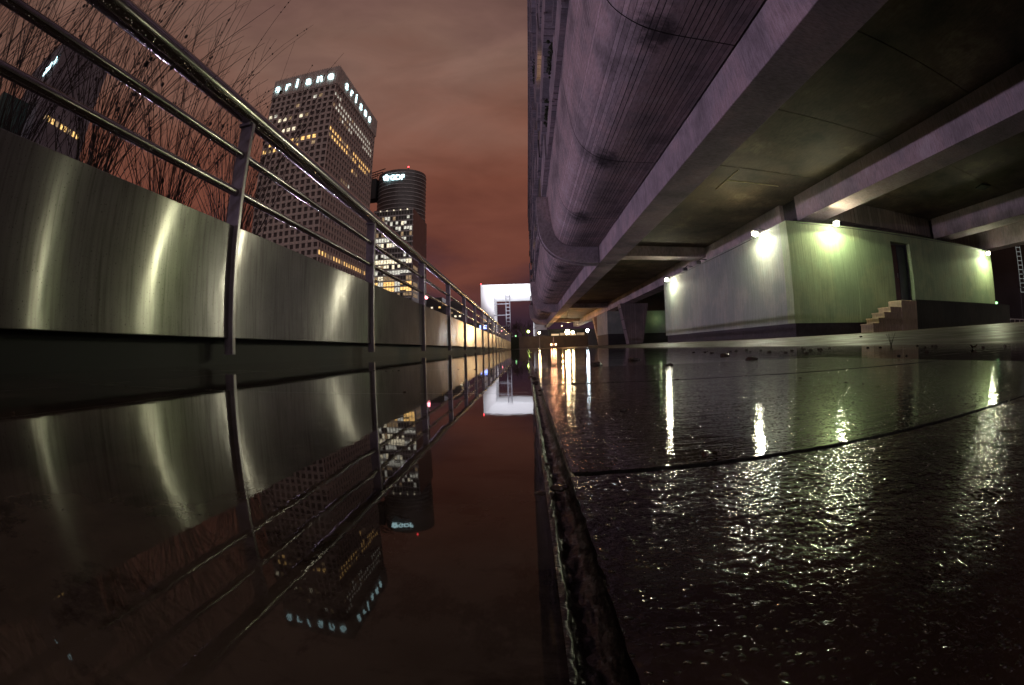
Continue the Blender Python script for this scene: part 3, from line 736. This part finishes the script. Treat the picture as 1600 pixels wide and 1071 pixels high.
mb = MB(); mb.extrude_y([(1.34,7.7),(1.34,6.5),(1.5,5.75),(1.75,5.2),(2.2,4.85),(3.45,4.83),(3.45,5.0),(2.2,5.0),(1.9,5.3),(1.6,6.0),(1.5,7.7)], -10, 90)
mb.build('shell_backing', M['black'], B)
RO = smooth_prof([(3.50,3.90),(2.77,3.905),(2.1,4.03),(1.44,4.33),(.98,4.80),(.74,5.45),(.68,6.3),(.67,7.2)], 5)
for ry in RIBS:
    mb = MB(); prof = RO+[(1.25,7.2),(1.36,6.0),(1.45,5.45),(1.62,5.1),(2.0,4.80),(2.5,4.715),(3.5,4.715)]
    prof = prof[::-1]
    n = len(RO); inner = smooth_prof([(3.5,4.75),(2.5,4.75),(2.0,4.82),(1.62,5.14),(1.46,5.45),(1.38,6.0),(1.27,7.2)], 5)
    ins = inner
    # ring strip: bottom surface and both side faces
    k_ = min(len(RO), len(ins))
    ro = [RO[int(i*(len(RO)-1)/(k_-1))] for i in range(k_)]; ri = [ins[int(i*(len(ins)-1)/(k_-1))] for i in range(k_)]
    for i in range(k_-1):
        mb.face([(ro[i][0],ry,ro[i][1]),(ro[i][0],ry+.34,ro[i][1]),(ro[i+1][0],ry+.34,ro[i+1][1]),(ro[i+1][0],ry,ro[i+1][1])])
        for y_ in (ry, ry+.34): mb.face([(ro[i][0],y_,ro[i][1]),(ro[i+1][0],y_,ro[i+1][1]),(ri[i+1][0],y_,ri[i+1][1]),(ri[i][0],y_,ri[i][1])])
        # bead just outside
        o2 = [(p[0]-.05, p[1]-.05) for p in (ro[i], ro[i+1])]
        mb.face([(o2[0][0],ry+.38,o2[0][1]),(o2[0][0],ry+.50,o2[0][1]),(o2[1][0],ry+.50,o2[1][1]),(o2[1][0],ry+.38,o2[1][1])])
        for y_ in (ry+.38, ry+.50): mb.face([(o2[0][0],y_,o2[0][1]),(o2[1][0],y_,o2[1][1]),(ri[i+1][0],y_,ri[i+1][1]),(ri[i][0],y_,ri[i][1])])
    mb.build('rib', M['rib'], B, smooth=False)
def beam_piece(x0, x1, y0, y1, zb, zt, name='beam', m='beam'):
    mb = MB(); mb.box(x0, y0, zb, x1, y1, zt, bevel=.015); return mb.build(name, M[m], B)
for a, b_ in ((-9, 20.8), (21.0, 48.9), (49.1, 75), (75.2, 86)):
    beam_piece(3.52, 4.40, a, b_, 3.90, 4.78)
for a, b_ in ((-9, 12.35), (13.4, 48.8), (49.1, 86)):
    beam_piece(9.0, 9.95, a, b_, 3.90, 4.74)
beam_piece(9.15, 9.8, 12.36, 13.39, 4.05, 4.73, m='plinth')
for a, b_ in ((-9, 11.85), (12.9, 30)):
    beam_piece(16.7, 17.7, a, b_, 3.90, 4.74)
beam_piece(21.6, 22.5, -9, 30, 3.90, 4.9)
for yb in (20.8, 48.9, 75):
    mb = MB(); mb.box(4.41, yb, 4.25, 8.99, yb+1.0, 4.74, bevel=.015); mb.build('cross_beam', M['beam'], B)
mb = MB(); mb.box(9.96, 12.0, 4.0, 16.69, 12.9, 4.74); mb.build('cross_beam', M['pier'], B)
mb = MB(); mb.box(17.71, 12.0, 4.0, 21.59, 12.9, 4.74); mb.build('cross_beam', M['pier'], B)
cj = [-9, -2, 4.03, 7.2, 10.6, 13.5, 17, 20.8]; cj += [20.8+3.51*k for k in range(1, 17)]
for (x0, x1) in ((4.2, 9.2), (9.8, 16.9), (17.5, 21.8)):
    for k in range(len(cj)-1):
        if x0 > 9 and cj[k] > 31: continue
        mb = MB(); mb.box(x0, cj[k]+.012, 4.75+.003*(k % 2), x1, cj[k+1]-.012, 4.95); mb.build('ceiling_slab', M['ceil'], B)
mb = MB(); mb.box(4.3, -10, 4.97, 21.7, 90, 5.1); mb.box(3.42, -10, 4.83, 3.9, 90, 5.0); mb.build('deck', M['black'], B)
mb = MB(); mb.tube([(6.0, 12.45, 4.735), (6.0, 10.75, 4.735)], .016, 6); mb.tube([(6.0, 11.6, 4.735), (7.9, 11.6, 4.735)], .016, 6); mb.build('conduit', plain('pale_conduit', (.55,.5,.28), .5), B)
mb = MB(); mb.prism([(15.0+.35*math.cos(t), 7.5+.35*math.sin(t)) for t in [i*math.pi/2+.4 for i in range(4)]], 4.70, 4.748); mb.build('ceiling_hatch', M['black'], B)
# facade above the shell
mb = MB(); mb.box(1.35, -10, 7.62, 1.6, 82, 24.1); mb.build('shaded_window_wall', M['doorside'], B)  # dark colour paints in the recess shade between balconies, along with the glazing
mb = MB(); mb.box(1.23, -10, 7.45, 1.6, 82, 7.61); mb.box(1.6, -10, 7.4, 22, 82, 7.6); mb.box(1.5, -10, 24.2, 22, 82, 24.5); mb.box(21.6, -10, 5, 22, 82, 24.2); mb.box(1.6, 81.6, 4.9, 22, 82, 24.2)
mb.build('facade_wall', M['facade'], B)
rnd = random.Random(11)
nl = 0
for s in range(6):
    zf = 7.75+s*2.78
    y = -9.5; k = 0
    while y < 81:
        L = rnd.choice((3.4, 4.2, 5.3, 6.6)); xo = rnd.choice((.92, .98, 1.05)) if s < 5 else .955; y1 = min(81.5, y+L)
        if rnd.random() < .84:
            mb = MB(); mb.box(xo, y, zf-.12, 1.34, y1-.06, zf+.02)
            mb.box(xo, y, zf+.03, xo+.07, y1-.06, zf+rnd.choice((.75, 1.0, 1.05)))
            if rnd.random() < .4: mb.box(xo-.05, y+.2, zf+1.08, xo+.12, y1-.3, zf+1.16)
            mb.box(xo-.03, y+L*.6, zf-.2, xo+.05, y+L*.6+.09, zf-.12)
            bo = mb.build('balcony', M['facade'], B)
            if rnd.random() < .12 or (s == 0 and 5 < y < 14):
                mb = MB()
                for q in range(60): mb.sphere((xo-.02+rnd.gauss(0,.04), y+L*.2+rnd.random()*L*.5, zf+1.0+rnd.gauss(0,.12)), rnd.uniform(.03,.08), 5)
                mb.build('balcony_plants', M['leafgreen'], bo)
        y = y1; k += 1
for (y, zf, key, w_) in ((17, 11.6, 'win_warm', 2.4), (30, 8.6, 'win_warm', 2.6), (38, 9.0, 'win_dim', 2.0), (24, 14.4, 'win_dim', 2.2), (44, 8.4, 'win_warm', 2.2)):
    mb = MB(); mb.box(1.28, y, zf, 1.348, y+w_, zf+1.6); mb.build('lit_window', M[key], B)
mb = MB(); mb.box(.90, -10, 24.25, 1.49, 82, 24.6); mb.build('roof_edge', M['facade'], B)
# V-shaped piers
for i, (yp, xx) in enumerate(((41, 0), (60, .3))):
    mb = MB(); b0 = [(9.5+xx, yp), (10.75+xx, yp), (10.75+xx, yp+1.3), (9.5+xx, yp+1.3)]; t0 = [(8.7+xx, yp), (11.4+xx, yp), (11.4+xx, yp+1.3), (8.7+xx, yp+1.3)]
    P0 = [(p[0], p[1], 0) for p in b0]; P1 = [(p[0], p[1], 3.895) for p in t0]
    mb.face(P0[::-1]); mb.face(P1)
    for q in range(4): mb.face([P0[q], P0[(q+1) % 4], P1[(q+1) % 4], P1[q]])
    mb.build('pier', M['pier'], B)

# ------------------------------------------------------------------ core block with lamps
C = empty('service_block', 'pale concrete service block under the building lit by corner floodlights', 'building', (0,0,0))
def yF(X): return 11.1-.0685*(X-7.62)
HB = 3.48
mb = MB()
def wall_seg(xa, xb, z0, z1, th=.4): mb.prism([(xa, yF(xa)), (xb, yF(xb)), (xb, yF(xb)+th), (xa, yF(xa)+th)], z0, z1)
wall_seg(7.62, 10.296, .50, HB); wall_seg(10.304, 12.15, .50, HB); wall_seg(13.25, 15.896, .50, HB); wall_seg(15.904, 19.75, .50, HB)
mb.prism([(10.28, yF(10.28)+.05), (10.32, yF(10.32)+.05), (10.32, yF(10.32)+.3), (10.28, yF(10.28)+.3)], .51, HB-.01); mb.prism([(15.88, yF(15.88)+.05), (15.92, yF(15.92)+.05), (15.92, yF(15.92)+.3), (15.88, yF(15.88)+.3)], .51, HB-.01)
mb.prism([(12.15, yF(12.15)), (13.25, yF(13.25)), (13.25, yF(13.25)+.4), (12.15, yF(12.15)+.4)], 3.16, HB)
mb.build('front_wall', M['greenwall'], C); mb = MB()
mb.prism([(7.62, 11.5), (8.0, 11.5), (8.0, 23.9), (7.62, 23.9)], .50, HB)
mb.prism([(19.35, 10.8), (19.75, 10.8), (19.75, 23.9), (19.35, 23.9)], .5, HB)
mb.build('wall', M['corewall'], C)
mb = MB(); mb.prism([(7.70, 11.2), (19.6, 10.4), (19.6, 23.8), (7.70, 23.8)], HB-.3, HB-.12); mb.build('roof', M['plinth'], C)
mb = MB(); mb.prism([(7.70, 11.17), (12.2, yF(12.2)+.06), (13.3, yF(13.3)+.06), (19.7, yF(19.7)+.06), (19.7, 23.8), (7.70, 23.85)], -.1, .499); mb.build('plinth', M['plinth'], C)
mb = MB(); mb.prism([(12.56, 10.14), (20.5, 9.75), (20.6, yF(20.4)+.3), (12.56, yF(12.56)-.005)], 0, 1.19); mb.build('landing', M['landing'], C)
d_ = mb = MB(); mb.prism([(12.15, yF(12.15)+.30), (12.72, yF(12.72)+.30), (12.72, yF(12.72)+.35), (12.15, yF(12.15)+.35)], 1.10, 3.16); dd_ = mb.build('door', M['door'], C)
mb = MB(); mb.tube([(12.62, yF(12.6)+.26, 2.0), (12.62, yF(12.6)+.26, 2.15)], .012, 6); mb.tube([(12.62, yF(12.6)+.31, 2.07), (12.62, yF(12.6)+.25, 2.07)], .01, 6); mb.build('handle', M['steelpost'], dd_)
mb = MB(); mb.prism([(12.73, yF(12.72)+.28), (13.25, yF(13.25)+.28), (13.25, yF(13.25)+.35), (12.73, yF(12.72)+.35)], 1.10, 3.16); mb.build('side_panel', M['doorside'], C)
mb = MB()
for xa, xb, z0, z1 in ((12.152, 12.20, 1.10, 3.158), (13.20, 13.248, 1.10, 3.158), (12.2005, 13.1995, 3.11, 3.158)):
    mb.prism([(xa, yF(xa)+.20), (xb, yF(xb)+.20), (xb, yF(xb)+.27), (xa, yF(xa)+.27)], z0, z1)
mb.build('door_frame', M['fixture'], C)
mb = MB(); mb.tube([(7.600, 12.0, 3.42), (7.600, 15.0, 3.40), (7.600, 22.5, 3.42)], .012, 6); mb.tube([(8.0, yF(8)-.02, 3.43), (13, yF(13)-.02, 3.415), (19.2, yF(19.2)-.02, 3.43)], .012, 6); mb.build('cable', M['fixture'], C)
st = empty('door_steps', 'pale stone steps with an end block rising to the dark red door', 'steps', (0,0,0))
mb = MB()
y0_, y1_ = 10.12, 10.74
for k, xa in enumerate((10.10, 10.38, 10.68, 11.02)):
    z1 = (.44, .605, .77, .935)[k]; z0 = (.05, .4405, .6055, .7705)[k]
    mb.box(xa+.02, y0_+.002*k, z0, 11.625, y1_, z1-.045)
    mb.box(xa-.015, y0_-.02+.002*k, z1-.0445, 11.625, y1_, z1)
mb.build('treads', M['stone'], st)
mb = MB(); mb.box(11.63, y0_-.02, .05, 12.55, 10.77, 1.15, bevel=.02); mb.build('end_block', M['stone'], st)
# floodlights
def flood(loc, out, label, power, lc, group='floodlights on the service block'):
    F = empty('floodlight', label, 'floodlight', loc, 0, group)
    ox, oy = out
    mb = MB(); mb.tube([(-ox*.42, -oy*.42, .14), (-ox*.2, -oy*.2, .17), (0, 0, .09)], .013, 6); mb.build('arm', M['fixture'], F)
    mb = MB(); mb.box(-.10, -.10, .035, .10, .10, .09, bevel=.01); mb.build('housing', M['fixture'], F)
    mb = MB(); mb.sphere((0,0,-.02), .10, 14, sq=.7); mb.build('lens', M['bulb'], F, smooth=True)
    light('lamp_light', (0, 0, -.13), power, lc, .03, F, 'SPOT', (0,0,0), (R(172), .12))
    light('lamp_spill', (ox*.12, oy*.12, .0), 50, (1,.90,.56), .04, F)
    return F
FP = 125
flood((7.30, 22.3, 3.34), (-1,0), 'floodlight at the far left corner of the service block', FP*1.15, (1,.98,.74))
flood((7.30, 12.55, 3.40), (-1,0), 'floodlight on the grey side just left of the near corner', FP*1.15, (1,.98,.74))
flood((9.30, 10.58, 3.42), (0,-1), 'floodlight above the green front right of the near corner', FP, (.93,1,.58))
flood((18.9, 9.95, 3.26), (0,-1), 'floodlight at the right end of the green front', FP, (.93,1,.58))
for (yy_, lb) in ((17.6, 'small dark security camera on a bracket, nearer of two on the grey side'), (15.9, 'small dark security camera on a bracket, nearest the second floodlight')):
    F = empty('bracket_camera', lb, 'lamp', (7.45, yy_ if yy_ > 16 else 19.3, 3.46), 0, 'security cameras on the grey side')  # security cameras on brackets, they give no light
    mb = MB(); mb.tube([(.2,0,.02),(-.1,0,.06),(-.2,0,-.02)], .02, 6); mb.build('arm', M['fixture'], F)
    mb = MB(); mb.box(-.32,-.08,-.16,-.12,.08,-.03, bevel=.015); mb.build('head', M['fixture'], F)

# second block further back
D = empty('far_service_block', 'smaller greenish service block behind the slanted pier', 'building', (0,0,0))
mb = MB(); mb.box(7.9, 43.5, 1.2, 17, 50, 3.4); mb.build('wall', M['corewall'], D)
mb = MB(); mb.box(7.95, 43.56, 0, 16.9, 49.9, 1.2); mb.build('plinth', M['plinth'], D)
light('lamp_light', (13.0, 42.7, 2.6), 9, (.75,1,.45), .05)

# ------------------------------------------------------------------ things at the far end
mb = MB(); mb.box(-1.0, 63, -.1, 8.6, 63.4, 1.55); mb.box(-1.1, 62.9, 1.55, 8.7, 63.5, 1.68)
tag(mb.build('boundary_wall', M['plinth']), 'low dark wall crossing the far end of the plaza', 'wall')
mb = MB(); mb.box(8.9, 51.5, -.1, 30, 52, 1.5); mb.box(8.85, 51.45, 1.5, 30, 52.05, 1.6)
tag(mb.build('boundary_wall', M['plinth']), 'low dark wall behind the far service block', 'wall')
def post_lamp(loc, h, key, lr, label, power, c, cat='street lamp'):
    P = empty('street_lamp', label, cat, (loc[0], loc[1], -.05), 0)
    mb = MB(); mb.tube([(0,0,0),(0,0,h)], [.06,.04], 8); mb.tube([(0,0,0),(0,0,.25)], .10, 8); mb.build('pole', M['fixture'], P)
    mb = MB(); mb.tube([(0,0,h+2*lr),(0,0,h+2*lr+.05)], lr*1.4, 10); mb.build('cap', M['fixture'], P)
    mb = MB(); mb.sphere((0,0,h+lr), lr, 12); mb.build('lens', M[key], P, smooth=True)
    if power: light('lamp_light', (0,0,h+lr-.0), power, c, lr*1.05, P)
    return P
post_lamp((7.3, 80), 2.35, 'bulbwarm', .40, 'brightest warm street lamp under the far end of the building', 900, (1,.72,.38))
post_lamp((8.3, 80.5), 2.5, 'bulbwarm', .22, 'warm street lamp just right of the brightest one, in its glare', 300, (1,.72,.38))
post_lamp((10.2, 75), 2.55, 'bulbblue', .22, 'bluish white street lamp left of the slanted pier', 260, (.7,.85,1))
post_lamp((1.75, 60), 1.95, 'bulbwarm', .12, 'small warm street lamp below the far tip of the soffit', 1100, (1,.50,.16))
post_lamp((.6, 118), 4.1, 'bulbgreen', .32, 'yellow green street lamp beside the dark trees', 0, (1,.8,.5))
post_lamp((-2.7, 118), 3.2, 'shopgreen', .18, 'tiny green lamp in front of the dark trees', 0, (1,.8,.5))
# sodium glow under the far bays: hanging lamps assumed from the orange light
for i, (lx, ly) in enumerate(((5.4, 58), (5.4, 68))):
    S2 = empty('assumed_bay_lamp', ('assumed orange bay lamp in the third bay', 'assumed orange bay lamp in the last bay')[i], 'lamp', (lx, ly, 3.2))
    mb = MB(); mb.tube([(0,0,.12),(0,0,1.5)], .02, 6); mb.box(-.12,-.12,.04,.12,.12,.12, bevel=.02); mb.build('hanger', M['fixture'], S2)
    mb = MB(); mb.sphere((0,0,0), .035, 8); mb.build('lens', M['win_warm'], S2)
    light('lamp_light', (0,0,-.08), (420, 420)[i], (1,.50,.16), .05, S2)
W2 = empty('warning_lamps', 'pair of orange warning lamps at the foot of a thin post on the far plaza', 'warning lamps', (2.75, 46, ground_z(2.75, 46)))
for dx in (-.22, .22):
    mb = MB(); mb.sphere((dx,0,.36), .055, 10); mb.build('lamp', M['bulborange'], W2)
mb = MB(); mb.box(-.3,-.05,.12,.3,.05,.29, bevel=.01); mb.box(-.28,-.04,0,-.24,.04,.12); mb.box(.24,-.04,0,.28,.04,.12); mb.build('bar', M['fixture'], W2)
mb = MB(); mb.tube([(0,.02,.29),(0,.02,1.15)], .02, 6); mb.build('post', plain('post_grey', (.3,.3,.35), .4), W2)
light('lamp_light', (0,-.15,.36), 12, (1,.4,.2), .05, W2)
# lit kiosk and dark backdrop buildings
K = empty('lit_kiosk', 'low kiosk with cream lit panels beyond the far wall', 'kiosk', (4.6, 90, 0))
mb = MB(); mb.box(0, 0, -.1, 7.5, 3, 3.4); mb.box(-.2, -.3, 3.4, 7.7, 3.2, 3.7); mb.build('wall', M['black'], K)
for k in range(4): mb = MB(); mb.box(.4+k*1.7, -.06, 2.0, 1.9+k*1.7, -.01, 2.75+.15*(k % 2)); mb.build('lit_panel', M['cream' if k % 2 == 0 else 'win_dim'], K)
BB = low_block((4, 150), 60, 20, 12, 'dark wide building closing the view below the soffit', 'backdrop_building', 10, ['win_dim','win_warm'], 9)

# bare trees
def bare_tree(loc, h, sp_, label, seed, dense=5, m='twig'):
    r_ = random.Random(seed); mb = MB(); tr = MB()
    def grow(p, d, L, r, depth, tgt):
        q = p+d*L; tgt.tube([p, p.lerp(q, .5)+Vector((r_.gauss(0,.03),r_.gauss(0,.03),0))*L, q], [r, r*.85, r*.7], 5 if depth < 2 else 3, cap=False)
        if depth >= dense: return
        for k in range(3 if depth else 5):
            nd = (d+Vector((r_.gauss(0,.5), r_.gauss(0,.5), r_.gauss(.10,.3)))*sp_).normalized()
            grow(q if r_.random() < .6 else p.lerp(q, r_.uniform(.5, 1)), nd, L*r_.uniform(.62, .82), r*.58, depth+1, mb)
    grow(Vector((0,0,0)), Vector((0,0,1)), h*.28, h*.018, 0, tr)
    T_ = empty('bare_tree', label, 'tree', loc)
    tr.build('trunk', M[m], T_); mb.build('crown', M[m], T_); return T_
bare_tree((-5.2, 118, -.05), 8.6, 1.0, 'bare dark tree left of the lift tower in the arch', 1)
bare_tree((-2.6, 122, -.05), 9.6, 1.0, 'bare dark tree in the middle under the arch opening', 2)
bare_tree((-.4, 120, -.05), 9.0, 1.0, 'bare dark tree right beside the rounded soffit', 3)
bare_tree((-7.2, 128, -.05), 7.0, 1.0, 'low bare dark tree right behind the end of the handrail', 4)
mb = MB(); rr_ = random.Random(5)
for k in range(1500):
    a, b_, z = rr_.uniform(-9, 3), rr_.uniform(114, 117), rr_.random()**1.2*3.6; s_ = .16
    mb.face([(a+rr_.uniform(-s_,s_), b_, z+rr_.uniform(-s_,s_)) for q in range(3)])
mb.box(-9, 117.2, -.1, 3.4, 118, 3.0)
tag(mb.build('hedge', M['leafgreen']), 'dark clipped hedge below the bare trees', 'hedge')
bare_tree((40, 24, .4), 9, 1.0, 'bare tree in the dark at the right edge of the photo', 6)
bare_tree((46, 17, .4), 8, 1.0, 'bare tree nearest the right edge beyond the block', 8)
# dark far side on the right
low_block((24, 45), 90, 20, 22, 'dark building beyond the right end of the service block', 'backdrop_building', 6, ['win_dim'], 12)
low_block((75, 2), 30, 40, 22, 'dark building at the right edge behind the lit ladder', 'backdrop_building', 0, ['win_dim'], 13)
LD = empty('light_ladder', 'upright ladder shaped light decoration at the right edge', 'light decoration', (46.6, 20, .45))
mb = MB()
for (a, b_) in ((-.32, .2), (.32, -.2)): mb.tube([(a, b_, 0), (a*.85, b_*.85, 7.6)], .05, 6)
mb.build('frame', M['fixture'], LD)
mb = MB()
for (a, b_) in ((-.32, .2), (.32, -.2)): mb.tube([(a, b_-.06, 3.3), (a*.85, b_*.85-.06, 7.6)], .035, 5)
for k in range(11): z = 3.3+k*.42; mb.tube([(-.3, .14, z), (.3, -.26, z)], .03, 5)
mb.build('light_string', M['string'], LD)
KS = empty('lit_poster', 'small glowing pink and green poster stand right of the block', 'poster stand', (35.6, 18, .45))
mb = MB(); mb.box(-.25,-.05,0,.25,.05,.45); mb.build('stand', M['fixture'], KS)
mb = MB(); mb.box(-.28,-.08,.5,.28,-.05,1.15); mb.build('display', [glow('poster_glow', (.75,.85,.95), 1.6)], KS)
mb = MB(); mb.box(-.28,-.085,.8,.0,-.081,1.1); mb.build('poster_patch', [glow('poster_pink', (1,.2,.7), 1.2)], KS)
GL = empty('green_sign_lamp', 'small green lamp on a stem above the landing right of the block', 'lamp', (33.8, 17.5, .45))
mb = MB(); mb.tube([(0,0,0),(0,0,1.7)], .03, 6); mb.build('stem', M['fixture'], GL)
mb = MB(); mb.box(-.25,-.05,1.7,.25,.05,1.82); mb.box(-.06,-.05,1.55,.06,.05,1.7); mb.build('lens', M['shopgreen'], GL)
RB = empty('hoop_railing', 'low hoop railing beside the glowing poster stand', 'railing', (36.6, 17.4, .45))
mb = MB()
for k in range(4): mb.tube([(k*1.3, 0, 0), (k*1.3, 0, .62), (k*1.3+1.1, 0, .62), (k*1.3+1.1, 0, 0)], .03, 6)
mb.build('hoops', plain('pale_railing', (.5,.5,.45), .4), RB)
light('poster_light', (35.6, 17.3, 1.4), 14, (.9,.9,1), .1)

# ------------------------------------------------------------------ unseen street lamps in the lower avenue, assumed from the lavender light raking the building
for i, (ly, pwr) in enumerate(((-5, 1800), (9, 2500), (24, 2400), (42, 2400), (62, 1800))):
    P = empty('assumed_avenue_lamp', 'assumed street lamp in the lower avenue, '+('behind the camera', 'level with the near corner of the service block', 'level with the far corner of the service block', 'level with the slanted pier', 'level with the low wall across the plaza')[i], 'street lamp', (-17, ly, -6), group='assumed street lamps in the lower avenue')
    mb = MB(); mb.tube([(0,0,0),(0,0,7.6)], [.09,.05], 8); mb.tube([(0,0,0),(0,0,.5)], .14, 8); mb.tube([(0,0,7.6),(.3,0,7.9),(.8,0,7.95)], .04, 6); mb.build('pole', M['fixture'], P)
    mb = MB(); mb.sphere((.9,0,7.88), .12, 10, sq=.6); mb.build('lens', M['lav'], P)
    light('lamp_light', (1.0, 0, 7.75), pwr, (.88,.68,1.0), .15, P)

# ------------------------------------------------------------------ small debris in the wet
M['leaf'] = plain('wet_leaf', (.06,.035,.015), .25, var=.4, vs=200)
M['pebble'] = plain('wet_pebble', (.05,.045,.04), .2, var=.4, vs=300)
def leaf(loc, s, rz, label, m='leaf'):
    bm = bmesh.new(); bmesh.ops.create_grid(bm, x_segments=10, y_segments=6, size=.5)
    for v in bm.verts:
        t_ = v.co.x+.5; wd = math.sin(math.pi*min(.999, t_)**.8)*.62
        v.co = Vector((v.co.x, v.co.y*wd, .18*v.co.y**2*4*wd+.10*math.sin(t_*4)+.02*MN.noise(Vector((v.co.x*9, v.co.y*9, rz)))))*s
    bmesh.ops.solidify(bm, geom=bm.faces[:], thickness=s*.02)
    mb = MB(); mb.bm(bm); o = mb.build('fallen_leaf', M[m], smooth=True); o.location = loc; o.rotation_euler = (0,0,rz)
    return tag(o, label, 'leaf')
def clod(loc, s, label, seed, name='pebble', cat='pebble'):
    bm = bmesh.new(); bmesh.ops.create_icosphere(bm, subdivisions=3, radius=s)
    for v in bm.verts:
        n_ = MN.noise(v.co/s*1.3+Vector((seed,0,0)))*.45+MN.noise(v.co/s*4+Vector((seed,0,0)))*.15
        v.co = Vector((v.co.x*1.3, v.co.y, v.co.z*.55))*(1+n_)
    mb = MB(); mb.bm(bm); o = mb.build(name, M['pebble'], smooth=True); o.location = loc
    return tag(o, label, cat)
leaf((.062, .1425, WZ+.002), .0085, .5, 'tiny dark leaf standing on the near cross joint')
clod((.30, 1.24, WZ), .013, 'dark clump of wet leaves on the water right of the blue lamp reflection', 21, 'leaf_clump', 'leaf clump')
clod((.275, .845, WZ), .007, 'small leaf clump on the slab seam left of the grey wall reflection', 22, 'leaf_clump', 'leaf clump')
clod((.53, .97, WZ), .012, 'flat leaf clump in the water before the near corner of the block', 23, 'leaf_clump', 'leaf clump')
clod((.64, 1.36, WZ), .013, 'leaf clump further out, left of the near corner of the block', 24, 'leaf_clump', 'leaf clump')
leaf((1.30, .78, WZ+.004), .045, .8, 'dark leaf at the water edge on the right')
leaf((-.36, .14, WZ+.0006), .006, .3, 'speck of leaf floating at the left of the still puddle')
clod((.0035, .121, WZ-.0008), .0024, 'black grit clod on the joint crossing nearest the camera', 1, 'grit_clod', 'clod')
clod((.0085, .128, WZ-.0008), .0019, 'smaller grit clod right of the joint crossing', 2, 'grit_clod', 'clod')
clod((.0095, .53, WZ-.001), .0045, 'rough clod where the long joint meets the second cross joint', 3, 'grit_clod', 'clod')
clod((.006, .62, WZ-.001), .005, 'lumpy clod further along the long joint', 4, 'grit_clod', 'clod')
clod((.15, .98, WZ+.002), .010, 'small pebble in the water below the warm lamp reflection', 5)
clod((4.05, 4.31, ground_z(4.05, 4.31)+.01), .018, 'small dark pebble on the dry paving', 6)
clod((.058, .27, WZ+.0012), .0016, 'tiny dark pebble on the middle slab in the warm glitter', 7)
w3 = MB(); rr_ = random.Random(4)
for k in range(7):
    a = rr_.uniform(0, 6.28); w3.tube([(0,0,0), (.012*math.cos(a), .01*math.sin(a), .03), (.03*math.cos(a), .03*math.sin(a), .06+.02*rr_.random())], [.0012,.001,.0005], 4)
o = w3.build('weed_sprout', M['leafgreen']); o.location = (1.9, 1.75, ground_z(1.9, 1.75)); tag(o, 'thin weed sprout growing from a seam at the edge of the dry paving', 'weed')

rs = random.Random(77)
spots = []
for k in range(20): spots.append((rs.uniform(.004, .016), rs.uniform(.10, .75), rs.uniform(.0006, .0018), 0))
for k in range(10): spots.append((rs.uniform(.02, .28), .4885+rs.gauss(0, .004), rs.uniform(.0008, .002), 1))
for k in range(8): spots.append((.29+rs.gauss(0, .003), rs.uniform(.15, .85), rs.uniform(.0008, .002), 2))
for k in range(36): spots.append((rs.uniform(.75, 1.75), rs.uniform(.7, 2.2), rs.uniform(.003, .008), 3))  # stones added to catch lamp glints, standing in for ripples at the waterline
for k in range(10): spots.append((-rs.uniform(.02, .6), rs.choice((.42, .935))+rs.gauss(0, .012), rs.uniform(.0008, .002), 4))
LB = ('tiny black speck of grit in the long gritty joint', 'tiny speck of grit along the second cross joint', 'tiny speck of grit on the thin seam right of the middle slab',
      'small wet stone added to catch glints at the edge where the water meets the dry paving', 'tiny speck of grit on a seam under the still puddle')
protos = [clod((0, 0, 0), 1.0, LB[0], 50+k, 'grit_speck', 'grit') for k in range(4)]
for i, (gx, gy, gs, cl_) in enumerate(spots):
    o = protos[i] if i < 4 else protos[i % 4].copy()
    if i >= 4: col.objects.link(o)
    o.location = (gx, gy, max(WZ, ground_z(gx, gy))+gs*.2); o.scale = (gs, gs, gs); o.rotation_euler = (0, 0, rs.uniform(0, 6.28))
    o['label'] = LB[cl_]; o['group'] = ('grit in the long joint', 'grit on the cross joint', 'grit on the thin seam', 'stones added for glints at the water edge', 'grit in the still puddle')[cl_]
